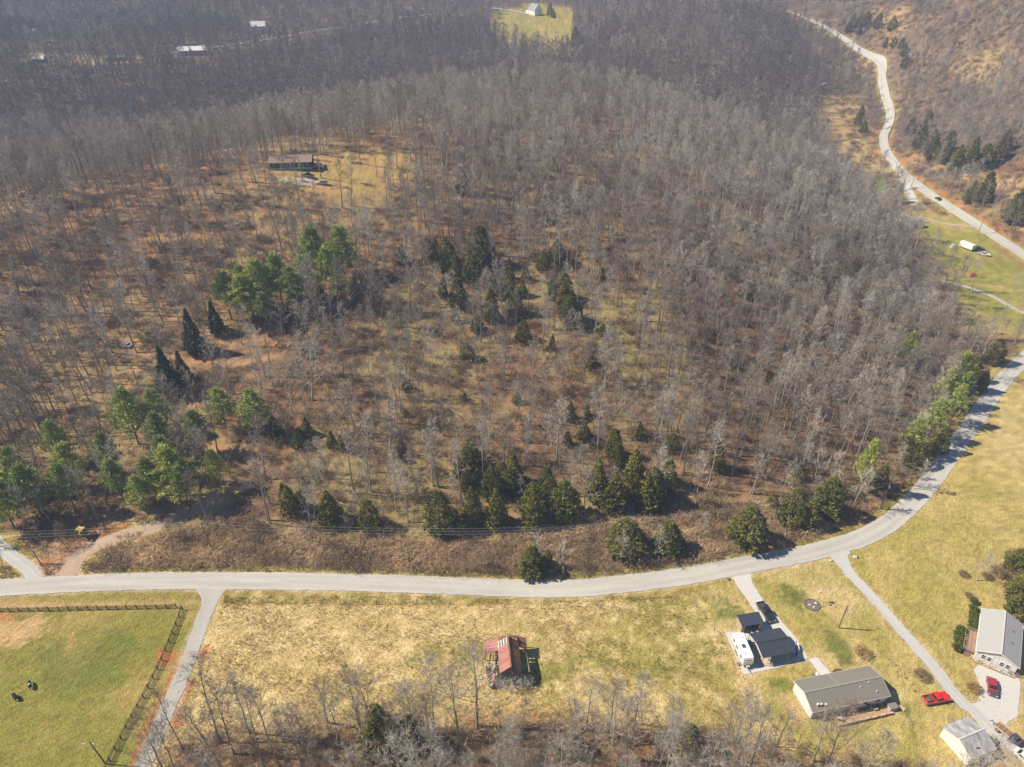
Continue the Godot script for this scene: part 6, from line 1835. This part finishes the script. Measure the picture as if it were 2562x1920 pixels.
func small_house(called: String, label: String, at: Vector3, turn: float, l: float, w: float, eave: float, ridge: float, wall: Material, roof: Material, wins: int) -> Node3D:
	var t := thing(called, label, "house", at, turn)
	part(t, "wall", gable_walls(l, w, eave, ridge), wall)
	gable_roof(t, l, w, eave, ridge, 0.3, roof, roof, mat(0.6, 0.6, 0.6))
	for k in wins:
		var x := -l * 0.5 + l * (k + 0.5) / wins
		window(t, Vector3(x, eave - 1.1, w * 0.5), 1.0, 1.1, 0.0, mat(0.7, 0.7, 0.7))
		window(t, Vector3(x, eave - 1.1, -w * 0.5), 1.0, 1.1, PI, mat(0.7, 0.7, 0.7))
	var d := boxpart(t, "door", Vector3(l * 0.5 - l / wins, 1.05, w * 0.5 + 0.03), Vector3(0.95, 2.0, 0.06), mat(0.3, 0.28, 0.27))
	boxpart(d, "handle", Vector3(l * 0.5 - l / wins + 0.35, 1.05, w * 0.5 + 0.1), Vector3(0.08, 0.05, 0.08), mat(0.4, 0.38, 0.3, 0.3, 0.9))
	return t

func far_places() -> void:
	# house on the hill top
	var h := on(-93.5, -303.5)
	var g := small_house("hilltop_house", "dark green house with brown roof in the hilltop clearing", h, deg_to_rad(6), 17.0, 7.6, 2.9, 4.9, mat_grain(0.03, 0.055, 0.04, 0.8), mat_grain(0.29, 0.21, 0.17, 0.95, 0.3), 5)
	boxpart(g, "foundation", Vector3(0, 0.2, 3.84), Vector3(17, 0.9, 0.06), mat(0.30, 0.34, 0.38))
	var d := thing("cluttered_deck", "weathered timber deck heaped with brown leaves beside the green house", "deck", on(-82.2, -304.5), deg_to_rad(4))
	for n in 14: boxpart(d, "plank", Vector3(-1.9 + n * 0.29, 0.75, 0), Vector3(0.27, 0.06, 5.4), [mat(0.50, 0.33, 0.2), mat(0.42, 0.26, 0.16), mat(0.55, 0.42, 0.3)][n % 3])
	for e in [-1, 1]:
		for k in 3: boxpart(d, "post", Vector3(e * 2.0, 0.8, -2.6 + k * 2.6), Vector3(0.12, 1.7, 0.12), mat(0.4, 0.3, 0.22))
	for e in [-1, 1]: boxpart(d, "rail", Vector3(0, 1.6, e * 2.65), Vector3(4.0, 0.08, 0.08), mat(0.5, 0.38, 0.28))
	boxpart(d, "rail", Vector3(2.0, 1.6, 0), Vector3(0.08, 0.08, 5.3), mat(0.5, 0.38, 0.28))
	for p in [[-82.6, -303.4, 0.5, "white"], [-81.6, -302.8, 0.45, "pale"], [-83.0, -305.5, 0.4, "grey"]]:
		var c := thing("deck_chair", "%s chair on the cluttered hilltop deck" % p[3], "chair", on(p[0], p[1], 0.8), 0.5)
		boxpart(c, "seat", Vector3(0, 0.4, 0), Vector3(0.8, 0.12, 0.8), mat(p[2] + 0.1, p[2] + 0.08, p[2]))
		boxpart(c, "backrest", Vector3(0, 0.8, -0.36), Vector3(0.8, 0.8, 0.1), mat(p[2] + 0.1, p[2] + 0.08, p[2]))
		for a in [-1, 1]:
			for b in [-1, 1]: boxpart(c, "leg", Vector3(a * 0.34, 0.17, b * 0.34), Vector3(0.07, 0.36, 0.07), mat(0.4, 0.4, 0.4))
	var bp := thing("picnic_table", "dark picnic table at the edge of the hilltop clearing", "table", on(-68.2, -310.9), 0.1)
	for k in 4: boxpart(bp, "plank", Vector3(0, 0.76, -0.36 + k * 0.24), Vector3(4.6, 0.05, 0.22), mat(0.13, 0.105, 0.085))
	for e in [-1, 1]:
		boxpart(bp, "bench", Vector3(0, 0.45, e * 0.85), Vector3(4.6, 0.06, 0.28), mat(0.14, 0.11, 0.09))
		for k in [-1, 1]: boxpart(bp, "leg", Vector3(k * 1.8, 0.36, e * 0.45), Vector3(0.1, 0.95, 0.1), mat(0.12, 0.1, 0.08), Basis(Vector3.RIGHT, e * 0.4))
	# valley
	var v := small_house("valley_house", "grey roofed house with pale wall at the wood's edge in the valley", on(203.2, -352.0), deg_to_rad(-62), 14.5, 7.0, 2.8, 4.6, mat_grain(0.72, 0.68, 0.66, 0.8), mat_grain(0.27, 0.235, 0.22, 0.95, 0.3), 4)
	v.set_meta("category", "house")
	var tt := thing("box_trailer", "white box trailer on the valley lawn beside the pickups", "trailer", on(218.6, -320.8), deg_to_rad(-64))
	boxpart(tt, "box", Vector3(0, 1.75, 0), Vector3(6.6, 2.3, 2.3), mat(0.78, 0.78, 0.79, 0.5))
	boxpart(tt, "frame", Vector3(0, 0.52, 0), Vector3(7.0, 0.14, 1.4), mat(0.05, 0.05, 0.05))
	boxpart(tt, "rear_door", Vector3(3.32, 1.7, 0), Vector3(0.05, 2.0, 2.0), mat(0.6, 0.6, 0.62))
	boxpart(tt, "tongue", Vector3(-4.0, 0.5, 0), Vector3(1.4, 0.12, 0.12), mat(0.05, 0.05, 0.05))
	for e in [-1, 1]:
		for x in [-0.4, 0.5]: wheel(tt, Vector3(x, 0.4, e * 1.0), 0.4, 0.25)
	var pile := thing("tarp_pile", "grey tarpaulin covered heap beside the box trailer", "tarpaulin", on(213.0, -322.2), 0.3)
	var s := Shape.new()
	rng.seed = 91
	for k in 12:
		var a := TAU * k / 12.0
		var b := TAU * (k + 1) / 12.0
		var r := 1.9
		s.quad(Vector3(cos(a) * r, 0, sin(a) * r * 0.8), Vector3(cos(b) * r, 0, sin(b) * r * 0.8), Vector3(cos(b) * 1.1, 1.4, sin(b) * 0.9), Vector3(cos(a) * 1.1, 1.4, sin(a) * 0.9))
		s.tri(Vector3(0, 1.9, 0), Vector3(cos(a) * 1.1, 1.4, sin(a) * 0.9), Vector3(cos(b) * 1.1, 1.4, sin(b) * 0.9))
	part(pile, "sheet", s, mat_grain(0.42, 0.40, 0.36, 0.8, 0.4))
	boxpart(pile, "base", Vector3(0, 0.15, 0), Vector3(2.2, 0.3, 1.8), mat(0.2, 0.18, 0.15))
	var rake := thing("hay_rake", "red farm hay rake with wheels on the valley lawn", "farm machine", on(205.5, -290.6), 0.4)
	var rm := mat(0.46, 0.07, 0.035, 0.6)
	boxpart(rake, "frame", Vector3(0, 0.9, 0), Vector3(3.4, 0.16, 0.16), rm)
	boxpart(rake, "drawbar", Vector3(0.4, 0.7, 1.2), Vector3(0.14, 0.14, 2.4), rm)
	for k in 4:
		var c := Vector3(-1.4 + k * 0.9, 0.75, -0.2 - 0.25 * k)
		for n in 10:
			var a := TAU * n / 10.0
			var b := TAU * (n + 1) / 10.0
			if n == 0:
				var q := Shape.new()
				for m in 10: q.tube(c + Vector3(0, cos(TAU * m / 10.0), sin(TAU * m / 10.0)) * 0.75, c + Vector3(0, cos(TAU * (m + 1) / 10.0), sin(TAU * (m + 1) / 10.0)) * 0.75, 0.06, 0.06, 4)
				for m in 5: q.tube(c, c + Vector3(0, cos(TAU * m / 5.0), sin(TAU * m / 5.0)) * 0.75, 0.04, 0.04, 3)
				part(rake, "rake_wheel", q, rm)
	for e in [-1, 1]: wheel(rake, Vector3(e * 1.5, 0.4, 0.3), 0.4, 0.2)
	boxpart(rake, "guard", Vector3(-0.3, 1.35, -0.2), Vector3(1.5, 0.7, 1.0), rm)
	# ridges beyond
	small_house("white_farmhouse", "tall white house with green grey roof on the far ridge", on(-238, -742), deg_to_rad(8), 13.0, 9.0, 6.0, 10.0, mat(0.75, 0.75, 0.74), mat(0.60, 0.63, 0.62), 4)
	small_house("white_ranch_house", "long low white roofed house on the ridge by the dark slope", on(-273, -662), deg_to_rad(14), 22.0, 9.0, 3.2, 6.0, mat(0.42, 0.47, 0.47), mat(0.72, 0.73, 0.75), 5)
	small_house("ridge_cabin", "small dark sided cabin with pale roof in the strip field", on(-392, -640), 0.1, 9.0, 7.0, 3.0, 5.0, mat(0.12, 0.11, 0.11), mat(0.62, 0.63, 0.66), 3)
	small_house("wooded_house", "pale roofed house hidden among distant evergreens", on(-468, -770), 0.2, 14.0, 8.0, 3.0, 5.5, mat(0.3, 0.32, 0.3), mat(0.55, 0.57, 0.54), 3)
	small_house("brown_ridge_house", "white and brown house beside the far road", on(-112, -832), 0.3, 14.0, 8.0, 4.0, 7.0, mat(0.6, 0.6, 0.6), mat(0.3, 0.2, 0.15), 4)
	small_house("low_ridge_house", "grey house with light ridge half hidden on the far ridge", on(-332, -648), 0.1, 16.0, 7.0, 2.6, 4.2, mat(0.2, 0.2, 0.2), mat(0.30, 0.32, 0.34), 3)
	var fh := small_house("steep_house", "white steep gabled house with blue grey roof above the far clearing", on(25, -862), deg_to_rad(-62), 14.0, 9.0, 5.0, 10.5, mat(0.80, 0.80, 0.80), mat(0.26, 0.30, 0.34), 4)
	boxpart(fh, "garage_wing", Vector3(-9.5, 1.6, 1.0), Vector3(7.0, 3.2, 7.0), mat(0.78, 0.78, 0.78))
	var bo := thing("white_tank", "small white tank in the rough ground of the upper valley", "tank", on(258.4, -626.4), 0.3)
	var q := Shape.new()
	q.tube(Vector3(-1.8, 1.3, 0), Vector3(1.8, 1.3, 0), 1.0, 1.0, 12, true)
	part(bo, "drum", q, mat(0.75, 0.75, 0.75))
	for e in [-1, 1]: boxpart(bo, "foot", Vector3(e * 1.1, 0.25, 0), Vector3(0.4, 0.6, 1.4), mat(0.3, 0.3, 0.3))
	# fallen trunks on the slope
	rng.seed = 97
	for p in [[32.0, -150.0, 8.0, 0.8], [-49.0, -143.0, 6.0, -0.5], [12.0, -160.0, 7.0, 1.2], [55.0, -165.0, 9.0, 0.3], [-20.0, -175.0, 7.0, -0.9], [-62.0, -128.0, 4.5, 0.05], [68.0, -180.0, 8.0, 1.0], [-30.0, -205.0, 6.0, 0.4], [41.0, -149.0, 7.0, 2.4], [92.0, -172.0, 9.0, 0.35]]:
		var t := thing("fallen_log", "pale fallen tree trunk lying on the wooded slope", "log", on(p[0], p[1], 0.3), p[3], "fallen trunks on the slope")
		var w := Shape.new()
		w.tube(Vector3(0, 0, 0), Vector3(p[2] * 0.6, 0.35, 0.1), 0.2, 0.14, 6, true)
		w.tube(Vector3(p[2] * 0.6, 0.35, 0.1), Vector3(p[2], 0.6, 0.4), 0.14, 0.04, 5)
		part(t, "stem", w, mat_grain(0.42, 0.37, 0.31, 0.95, 0.8))
		for k in 5:
			var b := Shape.new()
			var x: float = p[2] * rng.randf_range(0.5, 0.95)
			var dd := (Vector3(0.8, 0.5, 0) + rand_dir() * 0.7).normalized()
			b.tube(Vector3(x, 0.35, 0.15), Vector3(x, 0.35, 0.15) + dd * rng.randf_range(1.0, 2.4), 0.05, 0.01, 3)
			part(t, "branch", b, mat_grain(0.42, 0.37, 0.31, 0.95, 0.8))

# ---------------------------------------------------------------- cattle, each one smooth body
func capsule(p: Vector3, a: Vector3, b: Vector3, ra: float, rb: float) -> float:
	var ab := b - a
	var t := clampf((p - a).dot(ab) / ab.length_squared(), 0, 1)
	return (p - a - ab * t).length() - lerpf(ra, rb, t)

func cow_field(p: Vector3, bones: Array) -> float:
	var d := 9.0
	for b in bones:
		var e := capsule(p, b[0], b[1], b[2], b[3])
		var k := 0.07
		var h := clampf(0.5 + 0.5 * (d - e) / k, 0, 1)
		d = lerpf(d, e, h) - k * h * (1 - h)
	return d

func cow(label: String, at: Vector3, turn: float, blaze: bool) -> void:
	var bones := []     # x forward
	bones.append([Vector3(-0.62, 1.02, 0), Vector3(0.05, 0.98, 0), 0.30, 0.36])
	bones.append([Vector3(0.05, 0.98, 0), Vector3(0.55, 1.02, 0), 0.36, 0.31])
	bones.append([Vector3(0.6, 1.12, 0), Vector3(1.02, 0.85, 0.02), 0.22, 0.15])      # neck lowered to graze
	bones.append([Vector3(1.02, 0.85, 0.02), Vector3(1.30, 0.42, 0.04), 0.145, 0.085])
	bones.append([Vector3(1.00, 0.95, 0.10), Vector3(0.96, 0.98, 0.27), 0.05, 0.03])   # ears
	bones.append([Vector3(1.00, 0.95, -0.06), Vector3(0.96, 0.98, -0.23), 0.05, 0.03])
	for e in [-1, 1]:
		bones.append([Vector3(0.50, 0.85, e * 0.17), Vector3(0.52 + e * 0.05, 0.45, e * 0.17), 0.13, 0.07])
		bones.append([Vector3(0.52 + e * 0.05, 0.45, e * 0.17), Vector3(0.50 + e * 0.07, 0.05, e * 0.17), 0.065, 0.06])
		bones.append([Vector3(-0.62, 0.95, e * 0.18), Vector3(-0.52 + e * 0.05, 0.62, e * 0.19), 0.18, 0.10])
		bones.append([Vector3(-0.52 + e * 0.05, 0.62, e * 0.19), Vector3(-0.70 + e * 0.05, 0.40, e * 0.18), 0.09, 0.065])
		bones.append([Vector3(-0.70 + e * 0.05, 0.40, e * 0.18), Vector3(-0.68 + e * 0.05, 0.05, e * 0.18), 0.06, 0.06])
	bones.append([Vector3(-0.92, 1.15, 0), Vector3(-1.0, 0.55, 0.02), 0.045, 0.03])
	var cell := 0.055
	var lo := Vector3(-1.15, -0.05, -0.55)
	var n := Vector3i(49, 29, 21)
	var f := PackedFloat32Array()
	f.resize(n.x * n.y * n.z)
	for k in n.z:
		for j in n.y:
			for i in n.x:
				f[(k * n.y + j) * n.x + i] = cow_field(lo + Vector3(i, j, k) * cell, bones)
	var index := {}
	var v := PackedVector3Array()
	var c := PackedColorArray()
	for k in n.z - 1:
		for j in n.y - 1:
			for i in n.x - 1:
				var sum := Vector3.ZERO
				var hits := 0
				for e in 12:
					var ax := e / 4
					var o := Vector3i((e & 1) if ax != 0 else 0, ((e & 1) if ax == 0 else ((e >> 1) & 1 if ax == 2 else 0)), ((e >> 1) & 1) if ax != 2 else 0)
					var p := Vector3i(i, j, k) + o
					var q := p + Vector3i(1 if ax == 0 else 0, 1 if ax == 1 else 0, 1 if ax == 2 else 0)
					var a := f[(p.z * n.y + p.y) * n.x + p.x]
					var b := f[(q.z * n.y + q.y) * n.x + q.x]
					if (a < 0) != (b < 0):
						sum += Vector3(p).lerp(Vector3(q), a / (a - b)); hits += 1
				if hits:
					var w := lo + sum / hits * cell
					index[Vector3i(i, j, k)] = v.size()
					v.append(w)
					var white := w.x > 1.05 and absf(w.z - 0.03) < 0.06 and blaze
					white = white or (w.y < 0.22 and blaze) or (w.y > 1.2 and absf(w.x + 0.2) < 0.14 and blaze) or (not blaze and w.x > 0.98 and w.y > 0.85)
					c.append(Color(0.55, 0.52, 0.48) if white else Color(0.022, 0.02, 0.02))
	var s := Shape.new()
	for key in index:
		var g: Vector3i = key
		for ax in 3:
			var q := g + Vector3i(1 if ax == 0 else 0, 1 if ax == 1 else 0, 1 if ax == 2 else 0)
			if q.x >= n.x or q.y >= n.y or q.z >= n.z: continue
			var a := f[(g.z * n.y + g.y) * n.x + g.x]
			var b := f[(q.z * n.y + q.y) * n.x + q.x]
			if (a < 0) == (b < 0): continue
			var u := Vector3i(0, 1, 0) if ax == 0 else Vector3i(1, 0, 0)
			var w := Vector3i(0, 1, 0) if ax == 2 else Vector3i(0, 0, 1)
			var four := [g, g - u, g - u - w, g - w]
			var ok := true
			for x in four: ok = ok and index.has(x)
			if ok:
				var m := [index[four[0]], index[four[1]], index[four[2]], index[four[3]]]
				for t in [0, 1, 2, 0, 2, 3]:
					s.v.append(v[m[t]]); s.c.append(c[m[t]])
	var o := part(self, numbered("cow"), s, mat_tinted(0.7))
	o.position = at; o.rotation.y = turn
	tag(o, label, "cow")

# ---------------------------------------------------------------- everything, in order
func _ready() -> void:
	var cam := Camera3D.new()
	cam.name = "camera"
	cam.position = cam_at
	cam.rotation_degrees = Vector3(-33.5, 0, 0)
	cam.fov = rad_to_deg(2.0 * atan(960.0 / 1778.0))
	cam.far = 4000.0
	add_child(cam)
	cam.current = true
	var env := Environment.new()
	env.background_mode = Environment.BG_SKY
	var sky := Sky.new()
	var sm := ProceduralSkyMaterial.new()
	sm.sky_top_color = Color(0.42, 0.55, 0.76)
	sm.sky_horizon_color = Color(0.84, 0.87, 0.88)
	sm.ground_bottom_color = Color(0.3, 0.27, 0.22)
	sm.ground_horizon_color = Color(0.6, 0.62, 0.62)
	sm.sky_energy_multiplier = 0.62
	sky.sky_material = sm
	env.sky = sky
	env.tonemap_mode = Environment.TONE_MAPPER_LINEAR
	env.tonemap_exposure = 1.68
	env.sdfgi_enabled = true; env.ssao_enabled = true; env.ssil_enabled = true
	env.fog_enabled = true
	env.fog_density = 0.00034
	env.fog_light_color = Color(0.70, 0.80, 0.97)
	var we := WorldEnvironment.new()
	we.name = "environment"; we.environment = env
	add_child(we)
	var sun := DirectionalLight3D.new()
	sun.name = "sun"
	sun.light_energy = 1.5
	sun.light_color = Color(1.0, 0.945, 0.85)
	sun.light_angular_distance = 0.5
	sun.shadow_enabled = true
	add_child(sun)
	sun.look_at_from_position(Vector3.ZERO, Vector3(0.70, -0.715, 0.06))
	# land
	make_textures()
	bake_heights()
	near_road.resize(RW * RH); near_road.fill(9.0)
	near_track.resize(RW * RH); near_track.fill(9.0)
	var roads := [[main_road, 2.6], [drive_left, 1.6], [drive_right, 1.35], [valley_road, 2.7], [valley_drive, 2.2], [valley_path, 1.0], [valley_lane, 1.2], [gravel_left, 1.7], [dirt_road, 2.2]]
	for r in roads: near_road = stamp(smooth_line(r[0], 1.0), near_road, r[1])
	for edge in [pad_edge, yard_edge, walk_edge]:
		var poly := pts(edge)
		for j in range(660, 780):
			for i in range(210, 290):
				var q := Vector2(i + RX, j + RZ)
				var d := polygon_distance(poly, q)
				if d < 5.0: near_road[j * RW + i] = minf(near_road[j * RW + i], maxf(d, -3.0))
	for r in [track_a, track_b, track_c]: near_track = stamp(smooth_line(r, 1.0), near_track, 0.8)
	add_zone("front_wood", front_wood, 5.0, 4.0)
	add_zone("bramble", bramble_edge, 3.0, 3.0)
	add_zone("clearing_house", clearing_house, 5.0, 5.0)
	add_zone("clearing_far", clearing_far, 3.0, 3.0)
	add_zone("valley_open", valley_open, 4.0, 3.0)
	add_zone("far_field", far_field, 6.0, 4.0)
	add_zone("valley_dry", valley_dry, 8.0, 8.0)
	add_zone("red_field", red_field, 6.0, 6.0)
	add_zone("right_clear", right_clear, 12.0, 12.0)
	add_zone("right_clear_up", right_clear_up, 12.0, 10.0)
	add_zone("small_lawn", small_lawn, 3.0, 2.0)
	print("surveyed")
	build_ground()
	print("ground built")
	var tar := Color(0.53, 0.52, 0.49)
	var worn := Color(0.41, 0.40, 0.385)
	ribbon("road", main_road, 5.2, tar, worn)
	ribbon("valley_road", valley_road, 5.4, tar, worn, 0.08)
	ribbon("driveway", drive_left, 3.2, Color(0.47, 0.465, 0.45), Color(0.39, 0.365, 0.33), 0.024)
	ribbon("driveway", drive_right, 2.6, Color(0.54, 0.54, 0.535), Color(0.45, 0.45, 0.445), 0.024)
	ribbon("driveway", gravel_left, 3.2, Color(0.52, 0.53, 0.54), Color(0.44, 0.44, 0.44), 0.024)
	ribbon("driveway", valley_drive, 4.4, Color(0.55, 0.545, 0.53), Color(0.45, 0.44, 0.42), 0.06, false)
	ribbon("path", valley_path, 1.9, Color(0.46, 0.40, 0.31), Color(0.40, 0.33, 0.24), 0.05)
	ribbon("path", valley_lane, 2.3, Color(0.47, 0.45, 0.41), Color(0.42, 0.40, 0.36), 0.05)
	ribbon("dirt_road", dirt_road, 4.4, Color(0.48, 0.365, 0.285), Color(0.40, 0.285, 0.21), 0.02)
	ribbon("far_road", far_road, 6.0, Color(0.44, 0.42, 0.38), worn, 0.5)
	ribbon("far_drive", far_drive, 4.0, Color(0.55, 0.54, 0.52), worn, 0.4)
	paved_area("concrete_pad", pad_edge, Color(0.58, 0.575, 0.555), 0.036)
	paved_area("pavement", walk_edge, Color(0.62, 0.61, 0.62), 0.046)
	paved_area("gravel_yard", yard_edge, Color(0.56, 0.555, 0.54), 0.040)
	print("roads built")
	# buildings and things
	grey_bungalow()
	white_house()
	garage()
	shed_and_carport()
	camper()
	vehicles()
	bulldozer()
	barn()
	board_fence("black board fence along the roadside edge of the paddock", [-121.0, -108.1, -108.3, -108.3, -97.1, -108.6, -84.8, -108.9, -77.1, -109.3], 4, 1.35)
	board_fence("black board fence along the driveway edge of the paddock", [-76.6, -108.7, -76.2, -104.8, -76.0, -101.0, -75.7, -94.0, -75.9, -87.0, -76.4, -80.0, -76.7, -73.0, -76.6, -66.0], 4, 1.35)
	wire_fence("rusty wire fence with thin posts along the barn field", [-66.0, -110.8, -54.5, -110.7, -35.6, -110.2, -17.6, -110.4, -5.7, -109.5, 5.1, -109.0, 12.4, -109.2, 26.2, -111.0, 41.7, -113.1], 4.2)
	wire_fence("short wire fence between the barn field and the pad", [42.0, -112.6, 43.2, -108.8, 45.2, -104.0, 46.6, -99.0], 3.4)
	poles_and_lines()
	far_places()
	cow("black cow with white face grazing nearer the road fence", on(-100.6, -88.9), deg_to_rad(125), true)
	cow("black cow with pale head standing apart deeper in the paddock", on(-102.2, -86.2), deg_to_rad(140), false)
	print("things built")
	plant_all()
	print("planted")
